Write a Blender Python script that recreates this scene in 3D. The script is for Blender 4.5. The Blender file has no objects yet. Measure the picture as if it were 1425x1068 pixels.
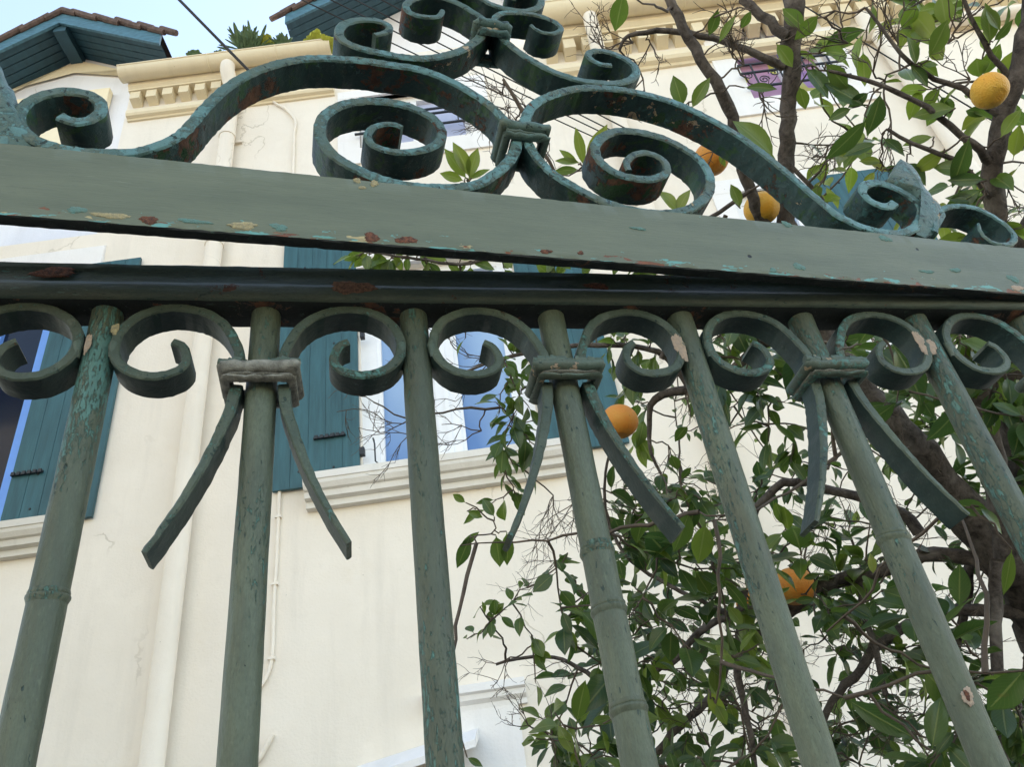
import bpy, bmesh, math, random
import numpy as np
from mathutils import Vector, Matrix
random.seed(7); RR=math.radians
sc=bpy.context.scene
COL=sc.collection
# ---------------------------------------------------------------- camera
W,H=1425,1068
F=1138.16; PITCH=.61211931; ROLL=-.15141397
CAM=np.array([0,0,1.6])
c_,s_=math.cos(ROLL),math.sin(ROLL)
_r=np.array([1,0,0.]); _f=np.array([0,math.cos(PITCH),math.sin(PITCH)]); _u=np.cross(_r,_f)
RT=c_*_r+s_*_u; UP=-s_*_r+c_*_u; FW=_f
cd=bpy.data.cameras.new('camera'); cam=bpy.data.objects.new('camera',cd); COL.objects.link(cam)
cd.sensor_width=36; cd.lens=F/W*36; cd.clip_start=.02; cd.clip_end=2000
M=Matrix(((RT[0],UP[0],-FW[0],0),(RT[1],UP[1],-FW[1],0),(RT[2],UP[2],-FW[2],1.6),(0,0,0,1)))
cam.matrix_world=M; sc.camera=cam
# ---------------------------------------------------------------- light
SUN_EL,SUN_AZ=RR(38),RR(48)          # behind the house: the court lies in its shade
w=bpy.data.worlds.new('World'); sc.world=w; w.use_nodes=True
nt=w.node_tree; bg=nt.nodes['Background']
sky=nt.nodes.new('ShaderNodeTexSky'); sky.sky_type='NISHITA'; sky.sun_disc=False
sky.sun_elevation=SUN_EL; sky.sun_rotation=SUN_AZ; sky.air_density=1.0; sky.dust_density=.4; sky.ozone_density=1.0
nt.links.new(sky.outputs[0],bg.inputs[0]); bg.inputs[1].default_value=.12
sd=bpy.data.lights.new('sun','SUN'); sd.energy=3.5; sd.angle=RR(.5); sd.color=(1,.95,.87)
so=bpy.data.objects.new('sun',sd); COL.objects.link(so)
dv=Vector((math.sin(SUN_AZ)*math.cos(SUN_EL),math.cos(SUN_AZ)*math.cos(SUN_EL),math.sin(SUN_EL)))
so.rotation_euler=dv.to_track_quat('Z','Y').to_euler(); so.location=(0,30,40)
vs=sc.view_settings; vs.view_transform='Standard'; vs.look='None'; vs.gamma=1; vs.exposure=2.5; vs.use_curve_mapping=False
vs.use_white_balance=True; vs.white_balance_temperature=8200; vs.white_balance_tint=10
sc.render.engine='CYCLES'
# ---------------------------------------------------------------- geometry of view -> planes
def ray(x,y): return RT*(x-W/2)/F+UP*(H/2-y)/F+FW
def at(x,y,dist):
    v=ray(x,y); return CAM+v/np.linalg.norm(v)*dist
class Plane:
    def __init__(S,O,yaw):
        S.O=np.array(O,float); S.yaw=yaw; S.g=np.array([math.cos(yaw),math.sin(yaw),0]); S.n=np.array([-math.sin(yaw),math.cos(yaw),0])
    def at(S,x,y,b=0):
        v=ray(x,y); t=(((S.O-CAM)@S.n)+b)/(v@S.n); P=CAM+v*t-S.O; return float(P@S.g),float(P[2])
    def at3(S,x,y,b=0):
        u,z=S.at(x,y,b); return (u,b,z)
    def world(S,u,b,z): return S.O+S.g*u+S.n*b+np.array([0,0,z])
# ---------------------------------------------------------------- helpers
def link(name,me,mats,parent=None,smooth=None):
    o=bpy.data.objects.new(name,me); COL.objects.link(o)
    for m in (mats if isinstance(mats,(list,tuple)) else [mats]): me.materials.append(m)
    if parent: o.parent=parent
    if smooth is not None:
        me.shade_smooth(); 
        if smooth<180: me.set_sharp_from_angle(angle=RR(smooth))
    return o
def tag(o,label=None,cat=None,group=None,kind=None):
    if label: o['label']=label
    if cat: o['category']=cat
    if group: o['group']=group
    if kind: o['kind']=kind
    return o
def thing(name,label,cat,loc=(0,0,0),rz=0,group=None):
    o=bpy.data.objects.new(name,None); COL.objects.link(o); o.location=loc; o.rotation_euler=(0,0,rz); o.empty_display_size=.1
    return tag(o,label,cat,group)
class MB:
    def __init__(S): S.v=[];S.f=[];S.m=[]
    def add(S,vs_,fs,mi=0):
        k=len(S.v); S.v+= [tuple(map(float,p)) for p in vs_]; S.f+=[tuple(k+i for i in f) for f in fs]; S.m+=[mi]*len(fs) if isinstance(mi,int) else mi
    def box(S,x0,x1,y0,y1,z0,z1,mi=0):
        S.add([(x0,y0,z0),(x1,y0,z0),(x1,y1,z0),(x0,y1,z0),(x0,y0,z1),(x1,y0,z1),(x1,y1,z1),(x0,y1,z1)],
              [(0,3,2,1),(4,5,6,7),(0,1,5,4),(1,2,6,5),(2,3,7,6),(3,0,4,7)],mi)
    def tube(S,pts,rad,n=8,mi=0,cap=True,jit=0):
        pts=[np.array(p,float) for p in pts]; N=len(pts)
        if not hasattr(rad,'__len__'): rad=[rad]*N
        vs_=[];t0=None;prev=None
        for i,p in enumerate(pts):
            t=pts[min(i+1,N-1)]-pts[max(i-1,0)]; t=t/(np.linalg.norm(t)+1e-9)
            if prev is None:
                a=np.array([0,0,1.]) if abs(t[2])<.9 else np.array([1.,0,0]); x=np.cross(t,a)
            else: x=prev-t*(prev@t)
            x=x/(np.linalg.norm(x)+1e-9); prev=x; y=np.cross(t,x)
            for k in range(n):
                a=2*math.pi*k/n; rr=rad[i]*(1+(random.uniform(-jit,jit) if jit else 0))
                vs_.append(p+(x*math.cos(a)+y*math.sin(a))*rr)
        fs=[(i*n+k,i*n+(k+1)%n,(i+1)*n+(k+1)%n,(i+1)*n+k) for i in range(N-1) for k in range(n)]
        if cap: fs+=[tuple(range(n-1,-1,-1)),tuple((N-1)*n+k for k in range(n))]
        S.add(vs_,fs,mi)
    def extrude(S,prof,x0,x1,axis='x',mi=0):
        # prof: closed list of (b,z); swept along u
        n=len(prof); vs_=[(x0,b,z) for b,z in prof]+[(x1,b,z) for b,z in prof]
        S.add(vs_,[(i,(i+1)%n,n+(i+1)%n,n+i) for i in range(n)]+[tuple(range(n-1,-1,-1)),tuple(range(n,2*n))],mi)
    def build(S,name,mats,parent=None,smooth=None,fix=True):
        me=bpy.data.meshes.new(name); me.from_pydata(S.v,[],S.f); me.update()
        if any(S.m): me.polygons.foreach_set('material_index',S.m)
        if fix:
            bm=bmesh.new(); bm.from_mesh(me); bmesh.ops.recalc_face_normals(bm,faces=bm.faces); bm.to_mesh(me); bm.free()
        return link(name,me,mats,parent,smooth)
def spline(pts,step):
    P=[np.array(p,float) for p in pts]; P=[2*P[0]-P[1]]+P+[2*P[-1]-P[-2]]; out=[]
    for i in range(1,len(P)-2):
        a,b,c,d=P[i-1:i+3]; n=max(2,int(np.linalg.norm(c-b)/step+.5))
        for k in range(n):
            t=k/n; out.append(.5*((2*b)+(c-a)*t+(2*a-5*b+4*c-d)*t*t+(3*b-a-3*c+d)*t**3))
    out.append(P[-2]); return out
def smooth_path(pts,it):
    P=[np.array(p,float) for p in pts]
    for _ in range(it):
        P=[P[0]]+[(P[i-1]+2*P[i]+P[i+1])/4 for i in range(1,len(P)-1)]+[P[-1]]
    return P
def strip(mb,path,th,b0,b1,step=.004,sm=3,ch=.0012,wob=.0003,thf=None,depthf=None,mi_side=1):
    """flat bar bent along path (u,z); front edge at b0, back at b1"""
    P=smooth_path(spline(path,step),sm); N=len(P); n=8; vs_=[]
    for i,p in enumerate(P):
        t=P[min(i+1,N-1)]-P[max(i-1,0)]; t/=np.linalg.norm(t)+1e-9; nr=np.array([-t[1],t[0]])
        s=i/(N-1); h=(thf(s) if thf else th)/2*(1+random.uniform(-.03,.03)); f0,f1=(depthf(s) if depthf else (b0,b1)); o=random.uniform(-wob,wob)
        c=min(ch,h*.6)
        for a,b in [(-h+c,f0),(h-c,f0),(h,f0+c),(h,f1-c),(h-c,f1),(-h+c,f1),(-h,f1-c),(-h,f0+c)]:
            q=p+nr*(a+o); vs_.append((q[0],b+random.uniform(-wob,wob)*.7,q[1]))
    fs=[];mi=[]
    for i in range(N-1):
        for k in range(n):
            fs.append((i*n+k,i*n+(k+1)%n,(i+1)*n+(k+1)%n,(i+1)*n+k)); mi.append(0 if k in(0,1,7) else mi_side)
    fs+=[tuple(range(n-1,-1,-1)),tuple((N-1)*n+k for k in range(n))]; mi+=[0,0]
    mb.add(vs_,fs,mi)
# ---------------------------------------------------------------- materials
def mat(name):
    m=bpy.data.materials.new(name); m.use_nodes=True; nt=m.node_tree
    return m,nt,nt.nodes['Principled BSDF']
def N(nt,t,**k):
    n=nt.nodes.new(t)
    for a,b in k.items():
        if a in n.inputs.keys() if hasattr(n.inputs,'keys') else False: n.inputs[a].default_value=b
        else: setattr(n,a,b)
    return n
def noise(nt,vec,scale,detail=4,rough=.55,dist=0):
    n=nt.nodes.new('ShaderNodeTexNoise'); n.inputs['Scale'].default_value=scale; n.inputs['Detail'].default_value=detail
    n.inputs['Roughness'].default_value=rough; n.inputs['Distortion'].default_value=dist
    nt.links.new(vec,n.inputs['Vector']); return n.outputs['Fac']
def ramp(nt,fac,a,b,lo=0.,hi=1.):
    r=nt.nodes.new('ShaderNodeMapRange'); r.inputs['From Min'].default_value=a; r.inputs['From Max'].default_value=b
    r.inputs['To Min'].default_value=lo; r.inputs['To Max'].default_value=hi; nt.links.new(fac,r.inputs['Value']); return r.outputs['Result']
def mix(nt,fac,a,b):
    m=nt.nodes.new('ShaderNodeMix'); m.data_type='RGBA'
    for s,v in ((m.inputs['Factor'],fac),(m.inputs[6],a),(m.inputs[7],b)):
        if isinstance(v,(tuple,float,int)): s.default_value=(*v,1) if isinstance(v,tuple) else v
        else: nt.links.new(v,s)
    return m.outputs[2]
def math_(nt,op,a,b):
    m=nt.nodes.new('ShaderNodeMath'); m.operation=op
    for i,v in enumerate((a,b)):
        if isinstance(v,(int,float)): m.inputs[i].default_value=v
        else: nt.links.new(v,m.inputs[i])
    return m.outputs[0]
def coords(nt,sx=1,sy=1,sz=1,rnd=True):
    tc=nt.nodes.new('ShaderNodeTexCoord'); mp=nt.nodes.new('ShaderNodeMapping'); mp.inputs['Scale'].default_value=(sx,sy,sz)
    nt.links.new(tc.outputs['Object'],mp.inputs[0])
    if rnd:
        oi=nt.nodes.new('ShaderNodeObjectInfo'); m=nt.nodes.new('ShaderNodeVectorMath'); m.operation='MULTIPLY_ADD'
        cb=nt.nodes.new('ShaderNodeCombineXYZ'); 
        for i in range(3): nt.links.new(oi.outputs['Random'],cb.inputs[i])
        m.inputs[1].default_value=(13,7,17); nt.links.new(cb.outputs[0],m.inputs[0]); nt.links.new(mp.outputs[0],m.inputs[2]); return m.outputs[0],tc
    return mp.outputs[0],tc
def bump(nt,b,h,strength=.5,dist=.001):
    n=nt.nodes.new('ShaderNodeBump'); n.inputs['Strength'].default_value=strength; n.inputs['Distance'].default_value=dist
    nt.links.new(h,n.inputs['Height']); nt.links.new(n.outputs[0],b.inputs['Normal'])
SAGE=(.105,.135,.09); SAGE2=(.082,.103,.078); TURQ=(.065,.185,.165); DTEAL=(.02,.042,.036); RUST=(.13,.062,.038); CREAM=(.42,.34,.20); PRIM=(.30,.23,.17)
def paint(name,base,base2,turq=.5,rust=.5,cream=.5,moss=0,st=(1,1,1),turq_col=TURQ,dark=.3,rust_scale=22,strength=.6,rough=.5,tqs=130):
    """flaking layered paint. turq/rust/cream in 0..1 = share of surface showing that layer"""
    m,nt,b=mat(name); v,tc=coords(nt,*st); raw,_=coords(nt,1,1,1); b.inputs['Specular IOR Level'].default_value=.28
    oi=nt.nodes.new('ShaderNodeObjectInfo')
    n1=noise(nt,v,30,3,.6); n2=noise(nt,v,120,6,.7,.3); n3=noise(nt,v,520,3,.7)
    c=mix(nt,ramp(nt,n1,.35,.65),base,base2)
    c=mix(nt,ramp(nt,n3,.42,.72,0,.6),c,tuple(x*.4 for x in base)); c=mix(nt,ramp(nt,noise(nt,v,260,4,.7,.3),.56,.7,0,.45),c,tuple(min(1,x*1.55) for x in base)); c=mix(nt,ramp(nt,noise(nt,v,22,5,.7,.6),.52,.68,0,.5),c,tuple(x*f for x,f in zip(base,(.75,.6,.6))))
    c=mix(nt,ramp(nt,oi.outputs['Random'],0,1,0,.45),c,tuple(x*.62 for x in base2))
    nm=math_(nt,'ADD',noise(nt,v,9,2,.5),ramp(nt,oi.outputs['Random'],0,1,-.03,.025)); tq=math_(nt,'ADD',math_(nt,'MULTIPLY',noise(nt,v,tqs,6,.75,.4),.55),math_(nt,'MULTIPLY',nm,.45))
    t0=.66-.22*turq
    mt=ramp(nt,tq,t0,t0+.03); c=mix(nt,math_(nt,'MULTIPLY',mt,ramp(nt,n2,.3,.7,.45,1)),c,turq_col)
    # dark chips down to old coat
    dk=noise(nt,v,150,3,.6,.5); md=ramp(nt,dk,.70-.1*dark,.71-.1*dark); c=mix(nt,md,c,DTEAL)
    cr=math_(nt,'ADD',math_(nt,'MULTIPLY',noise(nt,raw,60,4,.65,.3),.5),math_(nt,'MULTIPLY',noise(nt,raw,11,2,.5),.5))
    k=.72-.2*cream; mc=ramp(nt,cr,k,k+.008); c=mix(nt,mc,c,mix(nt,ramp(nt,n2,.4,.6),CREAM,PRIM))
    rs=math_(nt,'ADD',math_(nt,'MULTIPLY',noise(nt,raw,90,6,.75,.4),.45),math_(nt,'MULTIPLY',noise(nt,raw,rust_scale,2,.5),.55))
    k=.72-.24*rust; mr=ramp(nt,rs,k,k+.02); rc=mix(nt,ramp(nt,n2,.35,.65),RUST,(.05,.028,.02)); c=mix(nt,mr,c,rc)
    if moss:
        ms=noise(nt,raw,38,5,.7,.4); mm=ramp(nt,ms,.62-.1*moss,.66-.1*moss); c=mix(nt,mm,c,(.018,.06,.025))
    nt.links.new(c,b.inputs['Base Color'])
    hsum=math_(nt,'SUBTRACT',math_(nt,'MULTIPLY',n2,.35),math_(nt,'MULTIPLY',mt,.25))
    hsum=math_(nt,'SUBTRACT',hsum,math_(nt,'MULTIPLY',mc,.5)); hsum=math_(nt,'SUBTRACT',hsum,math_(nt,'MULTIPLY',mr,.5)); hsum=math_(nt,'SUBTRACT',hsum,math_(nt,'MULTIPLY',md,.5))
    hsum=math_(nt,'ADD',hsum,math_(nt,'MULTIPLY',n3,.12)); hsum=math_(nt,'ADD',hsum,math_(nt,'MULTIPLY',noise(nt,v,48,3,.5,.3),1.1))
    bump(nt,b,hsum,strength,.0021)
    rgh=ramp(nt,math_(nt,'MAXIMUM',mr,mc),0,1,rough,.85); nt.links.new(rgh,b.inputs['Roughness'])
    return m
def plain(name,col,rough=.6,var=.15,scale=8,bs=.1,bd=.002,spec=.4,st=(1,1,1)):
    m,nt,b=mat(name); v,_=coords(nt,*st,rnd=False); n=noise(nt,v,scale,6,.65)
    c=mix(nt,ramp(nt,n,.3,.7),tuple(x*(1-var) for x in col),tuple(min(1,x*(1+var)) for x in col)); nt.links.new(c,b.inputs['Base Color'])
    b.inputs['Roughness'].default_value=rough; b.inputs['Specular IOR Level'].default_value=spec
    bump(nt,b,noise(nt,v,scale*6,5,.6),bs,bd); return m
MT={}
MT['bar']=paint('sage_paint_on_round_bars',(.106,.130,.088),(.070,.090,.064),turq=.52,rust=.12,cream=.12,st=(1.8,1.8,.5),dark=.25,strength=1.0,rough=.45,tqs=210)
MT['rail']=paint('sage_paint_on_rail',(.074,.096,.072),(.045,.072,.062),turq=.25,rust=.42,cream=.2,st=(.5,2,2),dark=.3,rust_scale=14)
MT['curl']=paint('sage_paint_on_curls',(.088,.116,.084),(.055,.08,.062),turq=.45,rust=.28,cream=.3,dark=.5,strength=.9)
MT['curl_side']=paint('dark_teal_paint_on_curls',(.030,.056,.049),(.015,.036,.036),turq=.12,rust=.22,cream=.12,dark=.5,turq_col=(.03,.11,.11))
MT['edge']=paint('turquoise_worn_edge',(.06,.145,.14),(.095,.125,.09),turq=.72,rust=.36,cream=.32,dark=.75,turq_col=(.085,.20,.20),strength=1.0,tqs=90)
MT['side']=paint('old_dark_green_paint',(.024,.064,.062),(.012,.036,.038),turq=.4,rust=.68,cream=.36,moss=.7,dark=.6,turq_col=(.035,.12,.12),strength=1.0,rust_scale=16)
MT['under']=paint('grimy_shaded_underside',(.022,.027,.026),(.012,.017,.018),turq=.05,rust=.55,cream=.1,dark=.4)  # grime plus the shade of the undersides, put into a darker colour
MT['collar']=paint('collar_paint',(.10,.125,.095),(.075,.12,.10),turq=.4,rust=.3,cream=.5,dark=.3)
MT['zinc']=plain('bare_grey_metal',(.20,.20,.175),.75,.6,120,.8,.0012)
def beam_mat():
    m,nt,b=mat('sage_painted_flat_beam'); v,tc=coords(nt,.35,2,2.2,rnd=False); raw,_=coords(nt,1,1,1,rnd=False)
    n1=noise(nt,v,20,4,.6); n2=noise(nt,v,220,5,.7); c=mix(nt,ramp(nt,n1,.3,.7),(.130,.148,.102),(.094,.112,.078))
    c=mix(nt,ramp(nt,n2,.55,.72,0,.35),c,(.06,.075,.06))
    v9,_=coords(nt,.12,1,2.4,rnd=False); sk=noise(nt,v9,260,4,.7,.2); c=mix(nt,ramp(nt,sk,.62,.74,0,.55),c,(.045,.058,.05)); c=mix(nt,ramp(nt,sk,.36,.28,0,.4),c,(.24,.26,.20))
    at_=nt.nodes.new('ShaderNodeAttribute'); at_.attribute_name='low'; low=at_.outputs['Fac']   # 1 at the worn lower edge
    e=math_(nt,'MULTIPLY',low,.17)
    v2,_=coords(nt,.5,1,1.6,rnd=False)
    tq=math_(nt,'ADD',noise(nt,v2,75,4,.62,.25),math_(nt,'ADD',e,-.07)); mt=ramp(nt,tq,.665,.675); c=mix(nt,mt,c,(.10,.27,.25))
    cr=math_(nt,'ADD',noise(nt,v2,48,4,.6,.2),math_(nt,'ADD',e,-.12)); mc=ramp(nt,cr,.665,.672); c=mix(nt,mc,c,mix(nt,ramp(nt,n2,.4,.6),(.40,.33,.17),(.30,.25,.14)))
    mp=nt.nodes.new('ShaderNodeMapping'); mp.inputs['Location'].default_value=(3.3,1,2); nt.links.new(v2,mp.inputs[0])
    rs=math_(nt,'ADD',noise(nt,mp.outputs[0],42,5,.6,.3),math_(nt,'ADD',e,-.11)); mr=ramp(nt,rs,.655,.665); c=mix(nt,mr,c,mix(nt,ramp(nt,n2,.4,.65),(.22,.08,.04),(.09,.04,.025)))
    vo=nt.nodes.new('ShaderNodeTexVoronoi'); vo.inputs['Scale'].default_value=28; nt.links.new(raw,vo.inputs['Vector'])
    pit=ramp(nt,vo.outputs['Distance'],.05,.065,1,0); c=mix(nt,pit,c,(.01,.012,.01))
    nt.links.new(c,b.inputs['Base Color']); b.inputs['Roughness'].default_value=.5; b.inputs['Specular IOR Level'].default_value=.28
    h=math_(nt,'ADD',math_(nt,'MULTIPLY',n2,.3),math_(nt,'MULTIPLY',sk,.5))
    for q,k in ((mt,.3),(mc,.6),(mr,.7),(pit,1.)): h=math_(nt,'SUBTRACT',h,math_(nt,'MULTIPLY',q,k))
    bump(nt,b,h,.6,.001); return m
MT['beam']=beam_mat()
def wall_mat(name,col,col2,crack=True):
    m,nt,b=mat(name); v,_=coords(nt,rnd=False); n=noise(nt,v,.7,6,.6); c=mix(nt,ramp(nt,n,.38,.62),col,col2)
    st,_=coords(nt,4,1,.35,rnd=False); s=noise(nt,st,1.3,6,.7); c=mix(nt,ramp(nt,s,.52,.78,0,.4),c,tuple(x*.72 for x in col))
    c=mix(nt,ramp(nt,noise(nt,v,9,4,.7),.6,.75,0,.12),c,tuple(x*.6 for x in col))
    c=mix(nt,ramp(nt,noise(nt,v,1.7,7,.72,.6),.56,.7,0,.22),c,tuple(x*f for x,f in zip(col,(.86,.80,.70))))
    c=mix(nt,ramp(nt,noise(nt,v,3.2,3,.5),.60,.62,0,.10),c,tuple(min(.9,x*1.12) for x in col))
    sp=noise(nt,v,30,2,.5); c=mix(nt,ramp(nt,sp,.77,.785,0,.6),c,(.2,.17,.12))
    h=math_(nt,'ADD',math_(nt,'MULTIPLY',noise(nt,v,60,4,.6),.5),noise(nt,v,7,3,.5))
    if crack:
        vo=nt.nodes.new('ShaderNodeTexVoronoi'); vo.feature='DISTANCE_TO_EDGE'; vo.inputs['Scale'].default_value=.55
        dn=nt.nodes.new('ShaderNodeTexNoise'); dn.inputs['Scale'].default_value=2.5; dn.inputs['Detail'].default_value=5; nt.links.new(v,dn.inputs['Vector'])
        ad=nt.nodes.new('ShaderNodeVectorMath'); ad.operation='MULTIPLY_ADD'; ad.inputs[1].default_value=(.7,.7,.7); nt.links.new(dn.outputs['Color'],ad.inputs[0]); nt.links.new(v,ad.inputs[2])
        nt.links.new(ad.outputs[0],vo.inputs['Vector']); cr=ramp(nt,vo.outputs['Distance'],.002,.006,1,0)
        cr=math_(nt,'MULTIPLY',cr,ramp(nt,noise(nt,v,1.1,2,.5),.5,.6)); c=mix(nt,math_(nt,'MULTIPLY',cr,.35),c,(.3,.24,.16)); h=math_(nt,'SUBTRACT',h,math_(nt,'MULTIPLY',cr,.5))
    nt.links.new(c,b.inputs['Base Color']); b.inputs['Roughness'].default_value=.9; b.inputs['Specular IOR Level'].default_value=.2
    bump(nt,b,h,.55,.008); return m
MT['nwall']=plain('grey_render_sky_blocker',(.36,.36,.35),.9,.2,2,.2,.01); MT['wall']=wall_mat('cream_render',(.81,.735,.635),(.745,.67,.57))
MT['trim']=wall_mat('ochre_cream_moulding',(.76,.65,.46),(.73,.63,.46),False)
MT['white']=wall_mat('white_window_surround',(.80,.78,.76),(.76,.73,.70),False)
MT['sill']=wall_mat('weathered_white_stone',(.62,.58,.51),(.74,.71,.66),False)
MT['gwall']=wall_mat('white_gable_wall',(.72,.70,.70),(.66,.65,.68))
MT['shutter']=plain('blue_green_shutter_paint',(.023,.092,.108),.55,.3,3,.3,.004,st=(6,6,.6))
MT['eave']=plain('dark_teal_eave_boards',(.018,.062,.085),.6,.25,4,.15,.003,st=(.6,1,4))
MT['fascia']=plain('blue_fascia_paint',(.05,.14,.19),.55,.35,9,.2,.003,st=(1,1,3))
MT['frame']=plain('white_window_paint',(.80,.81,.82),.45,.05,6,.05,.001)
MT['iron']=plain('black_iron',(.02,.024,.028),.5,.3,30,.2,.001)
MT['tile']=plain('terracotta_tile',(.10,.065,.055),.85,.45,14,.4,.006)
MT['ground']=plain('pale_paving',(.10,.09,.08),.9,.2,1.5,.3,.01)
MT['wire']=plain('black_cable',(.02,.02,.022),.6,.1,30,.05,.001)
def glass_mat():
    m,nt,b=mat('window_glass'); v,_=coords(nt,1,1,.5,rnd=False)
    c=mix(nt,ramp(nt,noise(nt,v,1.2,2,.4),.35,.65),(.09,.20,.42),(.32,.47,.66)); nt.links.new(c,b.inputs['Base Color'])  # reflected sky is put into the blue base colour
    b.inputs['Roughness'].default_value=.08; b.inputs['IOR'].default_value=1.5; bump(nt,b,noise(nt,v,2,2,.4),.15,.01); return m
MT['glass']=glass_mat()
def glass2():
    m,nt,b=mat('coloured_glass'); v,_=coords(nt,1,1,1,rnd=False); vo=nt.nodes.new('ShaderNodeTexVoronoi'); vo.inputs['Scale'].default_value=3.2; nt.links.new(v,vo.inputs['Vector'])
    sp=nt.nodes.new('ShaderNodeSeparateXYZ'); nt.links.new(v,sp.inputs[0])
    at_=nt.nodes.new('ShaderNodeSeparateColor'); nt.links.new(vo.outputs['Color'],at_.inputs[0])
    r=nt.nodes.new('ShaderNodeValToRGB'); nt.links.new(at_.outputs[0],r.inputs[0]); r.color_ramp.interpolation='CONSTANT'
    e=r.color_ramp.elements; e[0].color=(.34,.20,.42,1); e[1].position=.8; e[1].color=(.45,.42,.12,1)
    for p,cc in ((.3,(.42,.24,.38,1)),(.55,(.30,.20,.42,1)),(.68,(.55,.18,.17,1))): q=e.new(p); q.color=cc
    nt.links.new(r.outputs[0],b.inputs['Base Color']); b.inputs['Roughness'].default_value=.15; return m
MT['glass2']=glass2()
MT['bframe']=plain('blue_light_on_white_frame',(.14,.34,.78),.5,.06,5,.05,.001); MT['dglass']=plain('dark_glass',(.008,.014,.03),.08,.3,1,.05,.002,.3)  # the white frame's blue cast of light is put into its colour
MT['lav']=plain('pale_lavender_curtain',(.42,.46,.62),.6,.12,3,.05,.002)
def bark():
    m,nt,b=mat('citrus_bark'); v,_=coords(nt,1,1,1,rnd=False); n=noise(nt,v,45,8,.75,.5); n2=noise(nt,v,12,3,.5)
    c=mix(nt,ramp(nt,n,.35,.65),(.035,.028,.024),(.15,.125,.108)); c=mix(nt,ramp(nt,n2,.58,.68,0,.5),c,(.22,.19,.165)); nt.links.new(c,b.inputs['Base Color'])
    b.inputs['Roughness'].default_value=.9; b.inputs['Specular IOR Level'].default_value=.15; bump(nt,b,n,1.,.006); return m
MT['bark']=bark()
MT['twig']=plain('thin_twig_bark',(.085,.062,.045),.85,.4,30,.3,.001)
def leafm():
    m,nt,b=mat('citrus_leaf'); at_=nt.nodes.new('ShaderNodeAttribute'); at_.attribute_name='tint'
    r=nt.nodes.new('ShaderNodeValToRGB'); nt.links.new(at_.outputs['Fac'],r.inputs[0]); e=r.color_ramp.elements
    e[0].color=(.02,.05,.014,1); e[1].color=(.26,.25,.035,1)
    for p,cc in ((.35,(.042,.082,.016,1)),(.7,(.09,.14,.022,1)),(.9,(.14,.17,.03,1))): q=e.new(p); q.color=cc
    uv=nt.nodes.new('ShaderNodeUVMap'); sp=nt.nodes.new('ShaderNodeSeparateXYZ'); nt.links.new(uv.outputs[0],sp.inputs[0])
    ax=math_(nt,'ABSOLUTE',math_(nt,'SUBTRACT',sp.outputs[0],.5),0)
    mid=ramp(nt,ax,.02,.05,1,0)
    vn=math_(nt,'SINE',math_(nt,'MULTIPLY',math_(nt,'SUBTRACT',sp.outputs[1],math_(nt,'MULTIPLY',ax,.55)),70),0); vn=ramp(nt,vn,.75,1)
    v,_=coords(nt,1,1,1,rnd=False); sp2=noise(nt,v,70,4,.7)
    c=mix(nt,math_(nt,'MULTIPLY',mid,.4),r.outputs[0],(.16,.19,.06)); c=mix(nt,math_(nt,'MULTIPLY',vn,.10),c,(.12,.15,.05)); c=mix(nt,ramp(nt,sp2,.62,.72,0,.35),c,(.08,.06,.02))
    nt.links.new(c,b.inputs['Base Color']); b.inputs['Roughness'].default_value=.28; b.inputs['Specular IOR Level'].default_value=.5
    tr=nt.nodes.new('ShaderNodeBsdfTranslucent'); hs=nt.nodes.new('ShaderNodeHueSaturation'); hs.inputs['Value'].default_value=2.6; hs.inputs['Saturation'].default_value=1.05; hs.inputs['Hue'].default_value=.485
    nt.links.new(c,hs.inputs['Color']); nt.links.new(hs.outputs[0],tr.inputs[0])
    mx=nt.nodes.new('ShaderNodeMixShader'); mx.inputs[0].default_value=.40; out=nt.nodes['Material Output']
    nt.links.new(b.outputs[0],mx.inputs[1]); nt.links.new(tr.outputs[0],mx.inputs[2]); nt.links.new(mx.outputs[0],out.inputs[0])
    h=math_(nt,'ADD',math_(nt,'MULTIPLY',mid,.6),math_(nt,'MULTIPLY',vn,.2)); bump(nt,b,h,.5,.001); return m
MT['leaf']=leafm()
def orangem(nm,c1,c2):
    m,nt,b=mat(nm); v,_=coords(nt,rnd=True); n=noise(nt,v,25,4,.6); n2=noise(nt,v,120,5,.7)
    c=mix(nt,ramp(nt,n,.3,.7),c1,c2); c=mix(nt,ramp(nt,n2,.61,.70,0,.7),c,(.16,.07,.02)); nt.links.new(c,b.inputs['Base Color'])
    b.inputs['Roughness'].default_value=.5; b.inputs['Specular IOR Level'].default_value=.3; vo=nt.nodes.new('ShaderNodeTexVoronoi'); vo.inputs['Scale'].default_value=420; nt.links.new(v,vo.inputs['Vector']); bump(nt,b,math_(nt,'ADD',vo.outputs['Distance'],math_(nt,'MULTIPLY',n2,1.2)),.7,.0012); return m
MT['orange']=orangem('orange_peel',(.62,.20,.03),(.58,.27,.05)); MT['yorange']=orangem('yellow_orange_peel',(.66,.30,.03),(.60,.36,.06))
MT['succ']=plain('succulent_leaf',(.10,.17,.085),.5,.4,20,.1,.001); MT['succy']=plain('yellow_flower_leaf',(.38,.40,.06),.6,.3,30,.1,.001)

# ================================================================= ground
g=MB(); g.add([(-120,-120,0),(120,-120,0),(120,120,0),(-120,120,0)],[(0,1,2,3)]); tag(g.build('ground',MT['ground']),kind='structure')

# ================================================================= house
BY=RR(1.5); B=Plane((0,5.2,0),BY)
house=thing('apartment_building','cream rendered house with blue green shutters and dentil cornice behind the gate','building',tuple(B.O),BY)
def bu(x,y,b=0): return B.at(x,y,b)[0]
def bz(x,y,b=0): return B.at(x,y,b)[1]
EAVE=bz(300,110)                     # under the gutter
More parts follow.
